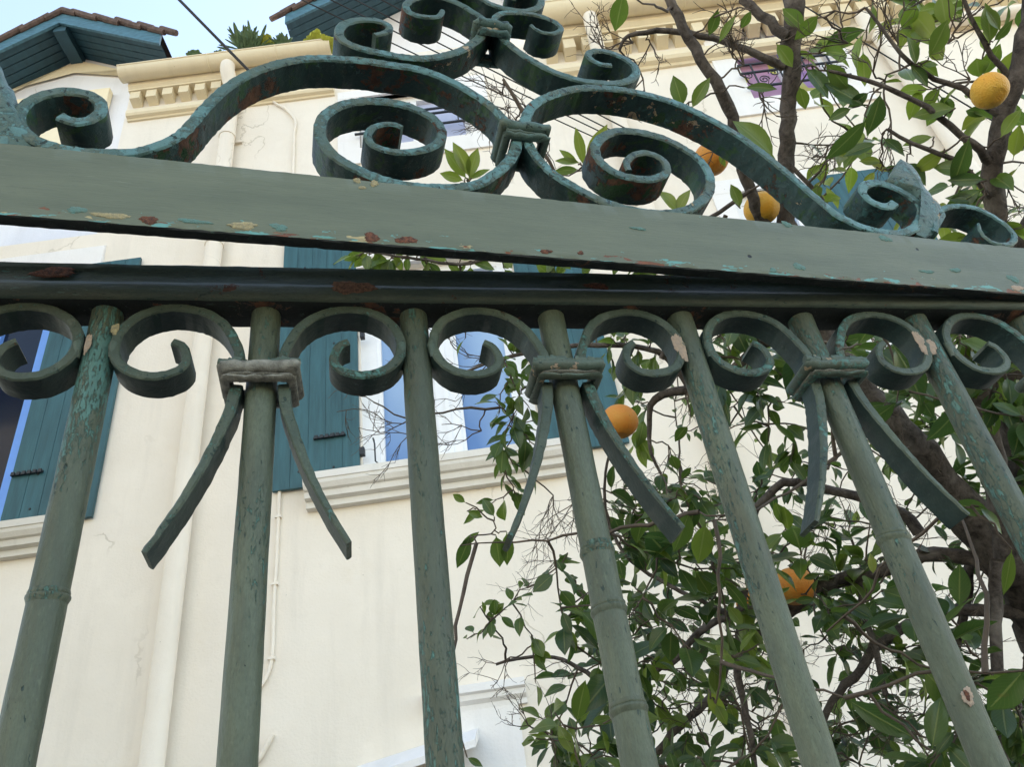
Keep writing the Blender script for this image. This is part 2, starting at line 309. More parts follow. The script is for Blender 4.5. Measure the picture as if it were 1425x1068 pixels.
# openings (u0,u1,z0,z1)
mid=(bu(502,600),bu(751,600),bz(502,663),bz(690,352))
SH=.66
lef=(bu(59.5,517)-1.25,bu(59.5,517)+.02,bz(0,741),bz(60,395))
upc=(bu(500,150),bu(655,180),bz(630,192),bz(560,130))
upr=(bu(1030,100),bu(1149,80),bz(1060,138),bz(1100,30))
rgt=(bu(1040,330),bu(1150,330),bz(1120,330)-1.3,bz(1150,253))
low=(bu(640,1010)-.9,bu(722,1010),-.2+1.6,bz(680,985)-.05)
holes=[mid,lef,upc,upr,rgt]
U0=-9.;U1=14.;Z1=bz(184,170)+.6
us=sorted({U0,U1,bu(165,200),*[h[0] for h in holes],*[h[1] for h in holes]}); STEP=bz(100,330)
zs=sorted({0.,Z1,STEP,*[h[2] for h in holes],*[h[3] for h in holes]})
wl=MB(); uL=bu(165,200)
for i in range(len(us)-1):
    for j in range(len(zs)-1):
        cu,cz=(us[i]+us[i+1])/2,(zs[j]+zs[j+1])/2
        if any(h[0]<cu<h[1] and h[2]<cz<h[3] for h in holes): continue
        if cu<uL and cz>STEP: continue
        wl.add([(us[i],0,zs[j]),(us[i+1],0,zs[j]),(us[i+1],0,zs[j+1]),(us[i],0,zs[j+1])],[(0,1,2,3)])
for h in holes:   # reveals
    a,b_,c,d=h; D=.16
    wl.add([(a,0,c),(a,D,c),(a,D,d),(a,0,d)],[(0,1,2,3)]); wl.add([(b_,0,c),(b_,D,c),(b_,D,d),(b_,0,d)],[(0,1,2,3)])
    wl.add([(a,0,d),(a,D,d),(b_,D,d),(b_,0,d)],[(0,1,2,3)]); wl.add([(a,0,c),(a,D,c),(b_,D,c),(b_,0,c)],[(0,1,2,3)])
# body behind the front
wl.add([(uL,0,STEP),(uL,7,STEP),(uL,7,Z1),(uL,0,Z1)],[(0,1,2,3)]); wl.add([(U1,0,0),(U1,7,0),(U1,7,Z1),(U1,0,Z1)],[(0,1,2,3)])
wl.add([(U0,0,0),(U0,7,0),(U0,7,STEP),(U0,0,STEP)],[(0,1,2,3)]); wl.add([(U0,0,STEP),(U0,7,STEP),(uL,7,STEP),(uL,0,STEP)],[(0,1,2,3)])
wl.add([(U0,7,0),(U1,7,0),(U1,7,Z1),(U0,7,Z1)],[(0,1,2,3)]); wl.add([(uL,0,Z1),(U1,0,Z1),(U1,7,Z1),(uL,7,Z1)],[(0,1,2,3)])
wl.build('wall',MT['wall'],house,fix=False)
# moulding helper: profile list (out,z) -> swept along u. out = metres proud of the wall
def mould(name,u0,u1,prof,m,ret=None,par=house):
    mb=MB(); mb.extrude([(.003,prof[0][1])]+[(-o,z) for o,z in prof]+[(.003,prof[-1][1])],u0,u1); return mb.build(name,m,par)
def surround(h,wd,m=MT['white'],out=.022,top=None,bot=True):
    a,b_,c,d=h; t=top or wd; mb=MB()
    mb.box(a-wd,a,-out,.05,c,d); mb.box(b_,b_+wd,-out,.05,c,d); mb.box(a-wd,b_+wd,-out-.002,.05,d,d+t)
    if bot: mb.box(a-wd,b_+wd,-out-.002,.05,c-wd,c)
    return mb.build('window_surround',m,house)
def window(h,jamb=.09,mull=.10,nm='window',glass=MT['glass'],fm=MT['frame']):
    a,b_,c,d=h; D=.10; fr=MB(); mx=(a+b_)/2
    fr.box(a,a+jamb,D-.03,D+.04,c,d); fr.box(b_-jamb,b_,D-.03,D+.04,c,d); fr.box(a+jamb,b_-jamb,D-.03,D+.04,d-.09,d); fr.box(a+jamb,b_-jamb,D-.03,D+.04,c,c+.09)
    fr.box(mx-mull/2,mx+mull/2,D-.045,D+.04,c+.09,d-.09); fr.box(mx-.018,mx+.018,D-.065,D-.045,c+.09,d-.09)
    for sx in(-1,1):
        x=mx+sx*(mull/2); fr.box(min(x,x+sx*.03),max(x,x+sx*.03),D-.022,D+.03,c+.09,d-.09)
        x=(a+jamb) if sx<0 else (b_-jamb); fr.box(min(x,x-sx*.035),max(x,x-sx*.035),D-.02,D+.03,c+.09,d-.09)
    f=fr.build(nm,fm,house)
    p=MB(); p.add([(a+.01,D+.02,c+.01),(b_-.01,D+.02,c+.01),(b_-.01,D+.02,d-.01),(a+.01,D+.02,d-.01)],[(0,1,2,3)]); p.build('pane',glass,f,fix=False)
    return f
window(mid,.13,.17); window(lef,.135,.16,glass=MT['dglass'],fm=MT['bframe']); window(rgt); 
# centre top window with balcony rail, right top window
def window_plain(h,glass):
    a,b_,c,d=h; fr=MB(); D=.1
    fr.box(a,a+.05,D-.03,D+.03,c,d); fr.box(b_-.05,b_,D-.03,D+.03,c,d); fr.box(a+.05,b_-.05,D-.03,D+.03,d-.06,d); fr.box(a+.05,b_-.05,D-.03,D+.03,c,c+.05)
    x=(a+b_)/2; fr.box(x-.03,x+.03,D-.03,D+.03,c+.05,d-.06)
    f=fr.build('window',MT['frame'],house); p=MB(); p.add([(a,D+.02,c),(b_,D+.02,c),(b_,D+.02,d),(a,D+.02,d)],[(0,1,2,3)]); p.build('pane',glass,f,fix=False); return f
window_plain(upc,MT['lav']); window_plain(upr,MT['glass2'])
surround(upc,.22,top=.12); surround(upr,.24,top=.3); surround(rgt,.17,bot=False)
def railing(h,z0,z1,n):
    a,b_=h[0]-.04,h[1]+.1; mb=MB()
    for z in (z0,z1,(z0+z1)/2+.05): mb.box(a,b_,-.075,-.055,z,z+.018)
    k=0
    for i in range(n):
        x=a+(b_-a)*(i+.5)/n; mb.box(x-.007,x+.007,-.072,-.058,z0+.018,z1)
        for s in (1,-1):
            pts=[]
            for q in range(22):
                an=q/21*4.4*math.pi*.75; r=.062*(1-q/25); pts.append((x+s*(.07+r*math.cos(an)*.9),-.065,z0+.11+(.0 if s>0 else .09)+r*math.sin(an)))
            mb.tube(pts,.006,5)
    mb.build('window_railing',MT['iron'],house)
railing(upc,bz(630,178)+.0,bz(615,158),3); railing(upr,bz(1060,128),bz(1060,96),4)
# sills
def sill(u0,u1,ztop,out=.17,h=.17):
    p=[(0.,ztop-h*1.25),(out*.35,ztop-h*1.25),(out*.35,ztop-h),(out*.62,ztop-h*.95),(out*.66,ztop-h*.72),(out*.8,ztop-h*.68),(out*.93,ztop-h*.5),(out*.95,ztop-h*.36),(out,ztop-h*.34),(out,ztop-.01),(0,ztop)]
    return mould('window_sill',u0,u1,p,MT['sill'])
sill(bu(420,683,-.17),bu(788,640,-.17),mid[2]+.0,.17,.19)
sill(lef[0]-.1,bu(62,735,-.17),lef[2]+.0,.17,.19)
mould('window_surround',mid[0]-.02,mid[1]+.02,[(0,mid[3]),(.04,mid[3]),(.045,mid[3]+.07),(.07,mid[3]+.09),(.07,mid[3]+.13),(0,mid[3]+.15)],MT['white'])
mould('window_surround',lef[0]-.2,bu(147,350),[(0,lef[3]),(.03,lef[3]),(.03,bz(75,352)-.02),(0,bz(75,352))],MT['white'])
# lower window hood and its white surround
hz=bz(641.6,953.7,-.1)
mould('window_hood',bu(588,965,-.1),bu(729,941,-.1),[(0,hz-.14),(.03,hz-.14),(.035,hz-.11),(.07,hz-.09),(.075,hz-.06),(.1,hz-.05),(.1,hz-.004),(0,hz+.004)],MT['white'])
lw=MB(); lw.box(bu(600,1000),bu(724,1000),-.03,.04,-.2+1.2,hz-.14); lw.build('window_surround',MT['white'],house)
cn=MB(); a0,a1=bu(480,1066,-.35),bu(660,1020,-.35); z0=bz(592,1045,-.35); cn.add([(a0,-.35,z0-.1),(a1,-.35,z0+.02),(a1,-.002,z0+.16),(a0,-.002,z0+.04),(a0,-.35,z0-.14),(a1,-.35,z0-.02),(a1,-.002,z0+.1),(a0,-.002,z0-.02)],[(0,1,2,3),(4,5,6,7),(0,1,5,4),(1,2,6,5),(3,0,4,7)]); cn.build('door_canopy',MT['white'],house)
# shutters
def shutter(u0,u1,z0,z1,out=.045,hinge='l',hook=None,tilt=0):
    mb=MB(); n=5; wdt=(u1-u0)/n
    for i in range(n):
        x=u0+wdt*i; mb.box(x+.0018,x+wdt-.0018,-out,-out+.028,z0,z1)
    mb.box(u0+.004,u1-.004,-out+.004,-out+.026,z0+.003,z1-.003)
    s=mb.build('shutter',MT['shutter'],house)
    for zz in (z0+.13,z0+.42,(z0+z1)/2,z1-.4,z1-.12):
        for q in (.3,.7):
            br=MB(); x=u0+(u1-u0)*q; br.tube([(x,-out+.002,zz),(x,-out-.006,zz)],[.010,.008],7); br.build('bolt',MT['iron'],s)
    if hook:
        hk=MB(); x,z=hook; hk.box(x-.12,x+.12,-out-.018,-out-.002,z-.008,z+.008)
        for k in range(6): hk.box(x-.11+k*.04,x-.085+k*.04,-out-.03,-out-.018,z-.014,z+.014)
        hk.build('shutter_latch',MT['iron'],s)
    return s
zsb=bz(440,680); zst=bz(390,338)
shutter(bu(385,600),bu(501.5,600),zsb,zst,hook=(bu(461,613),bz(461,613)))
shutter(bu(753,600),bu(753,600)+.62,zsb,zst-.05)
shutter(bu(59.5,517),bu(165,545),bz(60,731)-.01,bz(130,372),hook=(bu(43,664),bz(43,664)))
# open shutters above right: swung out, seen from underneath
shz=bz(1160,290)
s=shutter(bu(1127,260),bu(1250,250),bz(1160,300)-1.2,bz(1160,248),out=.05)
# hinge pintles + stay hook beside the middle window
hk=MB(); x=bu(521,615); z=bz(521,615); hk.tube([(x,-.01,z),(x,-.05,z),(x+.01,-.05,z-.05),(x+.012,-.05,z-.2),(x+.05,-.05,z-.24),(x+.09,-.04,z-.23)],.006,6)
for yy in (470,632): hk.box(bu(504,yy)-.01,bu(504,yy)+.025,-.05,-.002,bz(504,yy)-.03,bz(504,yy)+.03)
hk.build('window_hook',MT['iron'],house,40)
# cornice of the left bay
cl0,cl1=bu(182,165),bu(466,130)
zl=bz(184,170)
def cornice(u0,u1,base,k=1.0,dk=1.0):
    def P(l): return [(o*k,base+z*k) for o,z in l]
    c=mould('cornice',u0,u1,P([(0,0),(.02,0),(.03,.018),(.065,.026),(.08,.05),(.08,.10),(0,.115)]),MT['trim'])
    n=int((u1-u0)/(.172*dk))
    for i in range(n+1):
        x=u0+.02+i*.172*dk
        if x+.105*dk>u1: break
        mb=MB(); mb.add([(x,-.002,base+.24*k),(x+.105*dk,-.002,base+.24*k),(x+.105*dk,-.105*k,base+.265*k),(x,-.105*k,base+.265*k),(x,-.002,base+.375*k),(x+.105*dk,-.002,base+.375*k),(x+.105*dk,-.105*k,base+.375*k),(x,-.105*k,base+.375*k)],[(0,1,2,3),(7,6,5,4),(0,4,5,1),(1,5,6,2),(2,6,7,3),(3,7,4,0)])
        mb.build('dentil',MT['trim'],c)
    mould('cornice',u0,u1,P([(0,.378),(.12,.378),(.12,.40),(.145,.43),(.15,.50),(0,.52)]),MT['trim'])
def gutter(u0,u1,ztop,bc=.22,r=.1,m=MT['trim']):
    pr=[(-bc-r*math.cos(math.pi*i/12),ztop-r*math.sin(math.pi*i/12)) for i in range(13)]
    inn=[(-bc-(r-.01)*math.cos(math.pi*i/12),ztop+.002-(r-.01)*math.sin(math.pi*i/12)) for i in range(12,-1,-1)]
    mb=MB(); mb.extrude(pr+inn,u0,u1); o=mb.build('gutter',m,house,40)
    bd=MB(); bd.tube([(u0,-bc-r,ztop),(u1,-bc-r,ztop)],.010,8)
    x=u0+.95
    while x<u1:
        bd.tube([(x,-bc-(r+.003)*math.cos(math.pi*i/12),ztop-(r+.003)*math.sin(math.pi*i/12)) for i in range(13)],.006,5); x+=.72
    bd.build('gutter_bead',m,o,40); return o
cornice(cl0-.02,cl1,zl)
gz=zl+.55; gutter(bu(163,96,-.3),bu(458,57,-.3),gz)
mould('eave_board',bu(163,96,-.3)+.05,bu(458,57,-.3)-.02,[(0,zl+.523),(.1,zl+.523),(.11,zl+.53),(0,zl+.54)],MT['trim'])
RK=1.4; rbz=bz(1200,60); ru0=bu(735,20,-.4)
cornice(ru0+.12,13.5,rbz,RK,1.15); er=rbz+.55*RK
gutter(ru0,13.6,er,.22*RK,.1*RK)
# downpipes
def pipe(pts,r,name='downpipe',n=14):
    mb=MB(); mb.tube(spline(pts,.08) if len(pts)>2 else pts,r,n); 
    return mb.build(name,MT['wall'],house,60)
pr_=.075; x0=bu(283,467,-.1)
dp=pipe([(x0,-.1,.2),(x0,-.1,3),(x0,-.1,zl-.2),(x0,-.1,zl-.02),(x0-.01,-.14,zl+.2),(x0-.03,-.22,zl+.36),(x0-.03,-.22,gz-.1)],pr_)
cb=MB()
for z in (1.9,bz(298,342,-.1),zl-.6): cb.tube([(x0,-.1,z),(x0,-.1,z+.05)],pr_+.008,14)
for z in(zl-.6,): cb.box(x0-.12,x0+.12,-.03,0,z,z+.03)
cb.build('pipe_bracket',MT['wall'],dp,40)
xr=bu(822,60,-.05); pipe([(xr,-.3,er-.14),(xr,-.28,er-.3),(xr+.02,-.16,er-.6),(xr+.02,-.1,er-1.4),(xr+.02,-.1,0.1)],.075)
xq=bu(1212,45,-.1); zq=bz(1212,45,-.1); pipe([(xq+4,-.1,zq+.05),(xq+.3,-.1,zq+.02),(xq,-.1,zq-.05),(xq+.06,-.1,zq-.4),(xq+.06,-.1,.1)],.07)
# cable conduit on the wall
cc=[B.at3(x,y,-.02) for x,y in [(376,120),(380,141),(395,150),(405,159),(411.7,170),(409.4,186),(408,235),(403,330),(393,560),(388.7,691),(385,771),(381,840.6),(377.7,921),(365,953.7),(350,975),(352,1070)]]
cmb=MB(); cmb.tube(smooth_path(spline(cc,.05),1),.014,6,jit=.12);
for k in range(9):
    z=cc[8][2]-.5*k; q=np.interp(z,[c[2] for c in cc[::-1]],[c[0] for c in cc[::-1]]); cmb.box(q-.022,q+.022,-.036,-.002,z,z+.018)
hk2=[B.at3(x,y,-.03) for x,y in [(352,1066),(362,1055),(372,1037),(379.6,1023)]]; cmb.tube(spline(hk2,.05),.016,6)
cmb.build('wall_conduit',MT['wall'],house,60)
# roof slab of the house (behind the gutter)
print('eaves',gz,er,Z1)
rf=MB(); rf.add([(uL+.03,.01,Z1+.004),(U1,.01,Z1+.004),(U1,7.2,Z1+1.0),(uL+.03,7.2,Z1+1.0)],[(0,1,2,3)]); rf.build('roof',MT['tile'],house,fix=False)

# ================================================================= gabled houses behind: eaves on overhanging boards
def gable(name,label,pl,fasc,apexz,left,right,overh,wallm,wh):
    """fasc: (ridge u,z) front; left,right: end points (u,z) of fascia top; local coords of pl"""
    t=thing(name,label,'building',tuple(pl.O),pl.yaw)
    ru,rz=fasc; fh=.24
    for nm,(eu,ez) in (('a',left),('b',right)):
        L=math.hypot(eu-ru,ez-rz)
        mb=MB(); mb.add([(ru,0,rz),(eu,0,ez),(eu,0,ez-fh),(ru,0,rz-fh),(ru,.04,rz),(eu,.04,ez),(eu,.04,ez-fh),(ru,.04,rz-fh)],[(0,1,2,3),(4,5,6,7),(0,1,5,4),(3,2,6,7),(1,2,6,5),(0,3,7,4)])
        mb.build('fascia',MT['fascia'],t)
        bd=MB(); n=6
        for i in range(n):
            s0,s1=i/n+.004,(i+1)/n-.004; y0,y1=.042,overh+.3
            p=lambda s,y,dz=0:(ru+(eu-ru)*s,y,rz+(ez-rz)*s-fh*.8+dz)
            # boards run along the slope
        nb=7
        for i in range(nb):
            y0=.05+(overh+.2)*i/nb; y1=.05+(overh+.2)*(i+1)/nb-.012
            a=lambda y,dz:[(ru,y,rz-fh*.75+dz),(eu,y,ez-fh*.75+dz)]
            bd.add([*a(y0,0),*a(y1,0),*a(y0,.02),*a(y1,.02)],[(0,1,3,2),(4,5,7,6),(0,1,5,4),(2,3,7,6)])
        bd.build('eave_boards',MT['eave'],t)
        rf=MB(); n=int(L/.2)
        for i in range(n+1):
            s=i/n; x=ru+(eu-ru)*s; z=rz+(ez-rz)*s+.04; lift=.03*(i%2)+random.uniform(0,.02)
            # barge tiles laid along the verge, overlapping
            d=np.array([eu-ru,0,ez-rz])/L; p0=np.array([x,-.02,z+lift]); p1=p0+d*.27-np.array([0,0,.02])
            rf.tube([p0,p1],[.052,.045],8)
        rf.add([(ru,.0,rz+.03),(eu,.0,ez+.03),(eu,6,ez+.03),(ru,6,rz+.03)],[(0,1,2,3)]); rf.build('roof',MT['tile'],t,40)
    rb_=MB(); rb_.box(ru-.09,ru+.09,.05,overh+.1,rz-fh*.75-.2,rz-fh*.75-.02); rb_.build('ridge_beam',MT['eave'],t)
    w_=MB(); off=fh*.75+.005
    zb=lambda u: rz-off+((left[1]-rz)*(u-ru)/(left[0]-ru) if u<ru else (right[1]-rz)*(u-ru)/(right[0]-ru))
    uls=[left[0]+.4,ru,right[0]-.25]; v=[(uls[0],overh,0),(uls[2],overh,0),(uls[2],overh,zb(uls[2])),(ru,overh,rz-off),(uls[0],overh,zb(uls[0]))]
    v+= [(a,6,c) for a,b,c in v]; w_.add(v,[(0,1,2,3,4),(9,8,7,6,5),(0,4,9,5),(1,2,7,6)]); wo=w_.build('wall',wallm,t)
    bb=MB(); bb.add([(uls[0],overh-.03,zb(uls[0])-.5),(uls[2],overh-.03,zb(uls[2])-.5),(uls[2],overh-.03,zb(uls[2])),(ru,overh-.03,rz-off),(uls[0],overh-.03,zb(uls[0]))],[(0,1,2,3,4)])
    return t,uls,zb
GP=Plane((0,6.4,0),BY)
L_,R_,rdg=GP.at(-60,87),GP.at(224,47),GP.at(86.5,18.7)
gt,uls,zbf=gable('gabled_house','white gabled house at far left with dark teal eaves under terracotta tiles',GP,rdg,0,L_,R_,.62,MT['gwall'],0)
vb=MB(); yb=.585
vb.add([(uls[0],yb,zbf(uls[0])-.1),(uls[2],yb,zbf(uls[2])-.1),(rdg[0],yb,rdg[1]-.3),(rdg[0],yb,rdg[1]-.62),(uls[2],yb,rdg[1]-.75),(uls[0],yb,rdg[1]-.85)],[(0,5,3,2),(2,3,4,1)]); vb.build('gable_band',MT['trim'],gt,fix=False)
bx=MB(); q0=GP.at(128,125,.5); bx.box(GP.at(20,140,.5)[0],GP.at(152,125,.5)[0],.50,.6,GP.at(150,150,.5)[1]-1.5,GP.at(150,122,.5)[1]); bx.build('wall_panel',MT['trim'],gt)
GP2=Plane((0,7.2,0),BY)
rd2=GP2.at(640,-95); l2=GP2.at(397,20); r2=(2*rd2[0]-l2[0],l2[1])
gable('dormer_house','gabled roof with dark green eave boards behind the top of the gate',GP2,rd2,0,l2,r2,.75,MT['gwall'],0)

nb=thing('sky_blocker_house','unseen plain grey house added on the left to shade the gate','building',(-9,-4,0),RR(8))  # unseen house, added to block sky light from the left
q=MB(); q.box(-4,4.5,-5,3.2,0,10.5); q.build('wall',MT['nwall'],nb); q=MB(); q.add([(-4.4,-5.4,10.5),(4.9,-5.4,10.5),(4.9,3.6,10.5),(-4.4,3.6,10.5),(-1,-2,12.3),(1.5,-2,12.3)],[(0,1,5,4),(1,2,5),(2,3,4,5),(3,0,4),(3,2,1,0)]); q.build('roof',MT['tile'],nb)
for k in range(3):
    for j in range(3):
        q=MB(); q.box(4.5,4.53,-3.5+k*2.2,-2.4+k*2.2,1.2+j*3,3.0+j*3); wf=q.build('window',MT['frame'],nb); q=MB(); q.box(4.531,4.54,-3.42+k*2.2,-2.48+k*2.2,1.28+j*3,2.92+j*3); q.build('pane',MT['glass'],wf)
# ================================================================= iron gate leaf
SP=.115; D0=.5235977; ZR=1.6+.44311-.008; GY=.24590307; U1B=-2.63586322*SP
G=Plane((0,D0,0),GY)
gate=thing('iron_gate','sage green iron gate leaf of round bars and C scrolls below the flat beam','gate',tuple(G.O),GY)
# rail: moulded profile, closed list (b,z)
pr=[(.014,0),(-.017,0),(-.0195,.002),(-.0205,.006),(-.0205,.012),(-.0185,.0165),(-.0145,.0195),(-.0115,.0215),(-.0105,.026),(-.0105,.034),(-.0125,.036),(-.0125,.0405),(.010,.0405)]
mb=MB(); n=len(pr); xs=np.arange(-.62,.93,.01); vs_=[]
for x in xs: vs_+=[(x,b+random.uniform(-.0002,.0002),ZR+z+random.uniform(-.00025,.00025)) for b,z in pr]
mb.add(vs_,[(i*n+k,i*n+(k+1)%n,(i+1)*n+(k+1)%n,(i+1)*n+k) for i in range(len(xs)-1) for k in range(n)]+[tuple(range(n-1,-1,-1)),tuple((len(xs)-1)*n+k for k in range(n))])
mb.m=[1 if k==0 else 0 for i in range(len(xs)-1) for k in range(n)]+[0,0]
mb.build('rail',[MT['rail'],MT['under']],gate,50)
lr=MB(); lr.box(-.62,.93,-.02,.014,.12,.16); lr.build('rail',MT['rail'],gate)
def bar_mesh(u,nodes):
    mb=MB(); n=24; r=.0112; zs_=[.16]; z=.3
    while z<ZR-.002: zs_.append(z); z+=.012 if z>1.2 else .08
    zs_.append(ZR-.0002); vs_=[]
    for z in zs_:
        dr=0
        for nz in nodes: dr+=.0022*math.exp(-((z-nz)/.0035)**2)+.0006*math.exp(-((z-nz)/.012)**2)
        ox=random.uniform(-.00012,.00012)
        for k in range(n):
            a=2*math.pi*k/n; rr=r+dr+random.uniform(-.0001,.0001); vs_.append((u+ox+rr*math.cos(a),rr*math.sin(a),z))
    # finer rings round the nodes
    mb.add(vs_,[(i*n+k,i*n+(k+1)%n,(i+1)*n+(k+1)%n,(i+1)*n+k) for i in range(len(zs_)-1) for k in range(n)])
    return mb
nodeZ={0:[ZR-.223],3:[ZR-.2117,ZR-.2537,ZR-.317],5:[ZR-.2133]}
bars=[]
for i in range(-2,11):
    u=U1B+i*SP; mb=bar_mesh(u,[]); o=mb.build('bar',MT['bar'],gate,60)
    for nz in nodeZ.get(i,[]):
        rg=MB(); N_=28; 
        for k,(dz,rr) in enumerate([(-.0042,.0113),(-.003,.01165),(-.001,.0125),(.0002,.0124),(.0009,.0114),(.002,.0119),(.0042,.0113)]): rg.v+=[(u+rr*math.cos(2*math.pi*q/N_),rr*math.sin(2*math.pi*q/N_),nz+dz+.0012*math.sin(2*math.pi*q/N_+i)) for q in range(N_)]
        rg.f=[(k*N_+q,k*N_+(q+1)%N_,(k+1)*N_+(q+1)%N_,(k+1)*N_+q) for k in range(6) for q in range(N_)]; rg.m=[0]*len(rg.f)
        rg.build('bar_ring',MT['bar'],o,60)
# C scrolls: traced half unit, mirrored about the collared bars
CS=[(.0151,-.0600),(.0160,-.0500),(.0205,-.0376),(.0285,-.0235),(.0414,-.0122),(.0600,-.0068),(.0778,-.0088),(.0928,-.0178),(.1010,-.0316),(.1022,-.0465),(.0975,-.0588),(.0875,-.0678),(.0725,-.0712),(.0591,-.0675),(.0522,-.0590),(.0535,-.0495),(.0572,-.0425),(.0625,-.0395)]
for ci in (-1,1,3,5,7,9):
    uc=U1B+ci*SP
    for s in (-1,1):
        path=[(uc+s*(x*1.0+random.uniform(-.0006,.0006)),ZR+.008+z+.0002-.008*0-.0) for x,z in CS]
        path=[(a,b-.004) for a,b in path]
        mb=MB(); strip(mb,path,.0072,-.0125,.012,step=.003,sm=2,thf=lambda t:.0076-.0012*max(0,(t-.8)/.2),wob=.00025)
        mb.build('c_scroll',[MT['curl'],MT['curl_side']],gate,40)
        # flared strap below the collar
        ft=[(.0165,-.078),(.0185,-.095),(.0235,-.115),(.0315,-.140),(.0425,-.168),(.0555,-.195),(.0620,-.2065)]
        if ci==5 and s<0: ft=[(x*1.06,z) for x,z in ft]
        path=[(uc+s*x,ZR+.004+z) for x,z in ft]
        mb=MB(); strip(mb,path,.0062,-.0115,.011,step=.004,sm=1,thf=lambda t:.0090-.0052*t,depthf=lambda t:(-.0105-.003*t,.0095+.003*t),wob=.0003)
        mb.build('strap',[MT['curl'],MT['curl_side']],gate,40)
def collar(uc,z1,hw,front,back,par,mats,lean=0,h1=.0095,h2=.007,open_=True):
    mb=MB()
    def ring(hw_,f,b,za,zb,mi,th=.004,r=.0015):
        # rectangular band with rounded front
        R_=min(.0045,hw_*.3); o=[]
        for k in range(4): t=math.pi/2*k/3; o.append((-hw_+R_-R_*math.cos(t),f+R_-R_*math.sin(t)))
        for k in range(1,7): o.append((-hw_+R_+(2*hw_-2*R_)*k/7,f))
        for k in range(4): t=math.pi/2*k/3; o.append((hw_-R_+R_*math.sin(t),f+R_-R_*math.cos(t)))
        o+=[(hw_,b-.002),(hw_-.002,b),(-hw_+.002,b),(-hw_,b-.002)]; i=[(x*(hw_-th)/hw_,min(b-th,max(f+th,y))) for x,y in o]; lump=[random.uniform(-.0006,.0008) for _ in o]
        hh=zb-za; lv=[(za,-.0008),(za+.12*hh,.0008),(za+.3*hh,.0019),(za+.5*hh,.0024),(za+.7*hh,.0019),(za+.88*hh,.0008),(zb,-.0008)]; NL=len(lv); n=len(o); vs_=[];fs=[]
        for z,g_ in lv: vs_+=[(uc+x*(1+(g_*1.2+lump[j])/hw_)+random.uniform(-.0002,.0002),(y-g_*1.2-lump[j] if y<(f+b)/2 else y)+random.uniform(-.0002,.0002),z+random.uniform(-.0003,.0003)+lump[j]*.8) for j,(x,y) in enumerate(o)]
        for k in range(NL-1): fs+=[(k*n+j,k*n+(j+1)%n,(k+1)*n+(j+1)%n,(k+1)*n+j) for j in range(n)]
        base=len(vs_)
        for z in(za,zb): vs_+=[(uc+x,y,z) for x,y in i]
        fs+=[(j,base+j,base+(j+1)%n,(j+1)%n) for j in range(n)]+[((NL-1)*n+j,(NL-1)*n+(j+1)%n,base+n+(j+1)%n,base+n+j) for j in range(n)]+[(base+j,base+n+j,base+n+(j+1)%n,base+(j+1)%n) for j in range(n)]
        mb.add(vs_,fs,mi)
    ring(hw,front,back,z1-h1,z1,0); ring(hw-.0045,front+.0035,back-.003,z1-h1-h2*.45,z1-h1-.0002,1,.003,.001); ring(hw-.0028,front+.002,back-.002,z1-h1-h2,z1-h1-h2*.45-.0002,0,.003,.001)
    return mb.build('collar',mats,par,70)
for ci in (-1,1,3,5,7,9):
    zinc=ci in(1,)
    c=collar(U1B+ci*SP,ZR-.0605,.0262,-.0225,.019,gate,[MT['zinc'] if zinc else MT['collar'],MT['zinc']])
    # paint crust over the collar
    mb=MB(); uc=U1B+ci*SP
    for k in range(16):
        x=uc+(k/15-.5)*.05; r=random.uniform(.0028,.0045); 
        if zinc and 3<k<11 : continue
        mb.tube([(x-.003,-.0215+random.uniform(0,.001),ZR-.0615+random.uniform(-.001,.001)),(x+.003,-.0215,ZR-.0622+random.uniform(-.001,.001))],[r,r*.9],8)
    mb.build('paint_crust',MT['collar'],c,80)
    wd=MB()
    for s in(-1,1):
        wd.tube([(uc+s*.0125,-.006,ZR-.050),(uc+s*.0145,-.009,ZR-.0600)],[.003,.0055],8)
    wd.build('weld_bead',MT['collar'],c,80)
# weld beads where the curls touch the plain bars
for i in (-2,0,2,4,6,8):
    u=U1B+i*SP
    for s in (-1,1):
        wd=MB(); wd.tube([(u+s*.0115,-.0085,ZR-.030),(u+s*.0118,-.0105,ZR-.038),(u+s*.0115,-.0095,ZR-.049)],[.0018,.0036,.0022],8,jit=.15)
        wd.build('weld_bead',MT['collar'],gate,80)

# ================================================================= crest over the gate
CY=RR(18.5); DC=D0-.072
K=Plane((0,DC,0),CY)
crest=thing('gate_crest','wrought iron scroll crest in flaking turquoise paint standing on a flat sage green beam','gate crest',tuple(K.O),CY)
zt_=(K.at(0,198)[1]+K.at(700,270)[1]+K.at(1425,345)[1])/3; zb_=(K.at(0,300)[1]+K.at(700,355)[1]+K.at(1425,410)[1])/3
print('beam',zt_,zb_,K.at(0,198),K.at(1425,345),K.at(0,300),K.at(1425,410))
def zline(yl,yr,x0,x1):  # follow the photograph's slight sag
    a=K.at(x0,yl); b=K.at(x1,yr); return lambda u:a[1]+(b[1]-a[1])*(u-a[0])/(b[0]-a[0])
zT=zline(198,345,0,1425); zB=zline(300,410,0,1425)
mb=MB(); xs=np.arange(-.55,.85,.006); vs_=[]; 
low=[]
for x in xs:
    t,b_=zT(x),zB(x); j=lambda s=.0002:random.uniform(-s,s)
    row=[(0.0009,t),(0,t-.0009),(0,t-.014),(0,t-.026),(0,b_+.020),(0,b_+.012),(0,b_+.006),(0,b_+.001),(.001,b_),(.0085,b_),(.0095,b_+.001),(.0095,t-.0009),(.0085,t)]
    lw_=[.25,.25,.0,.0,.1,.55,.9,1.1,.6,.2,0,0,0]
    vs_+=[(x,y+j(),z+j(.00035)) for y,z in row]; low+=lw_
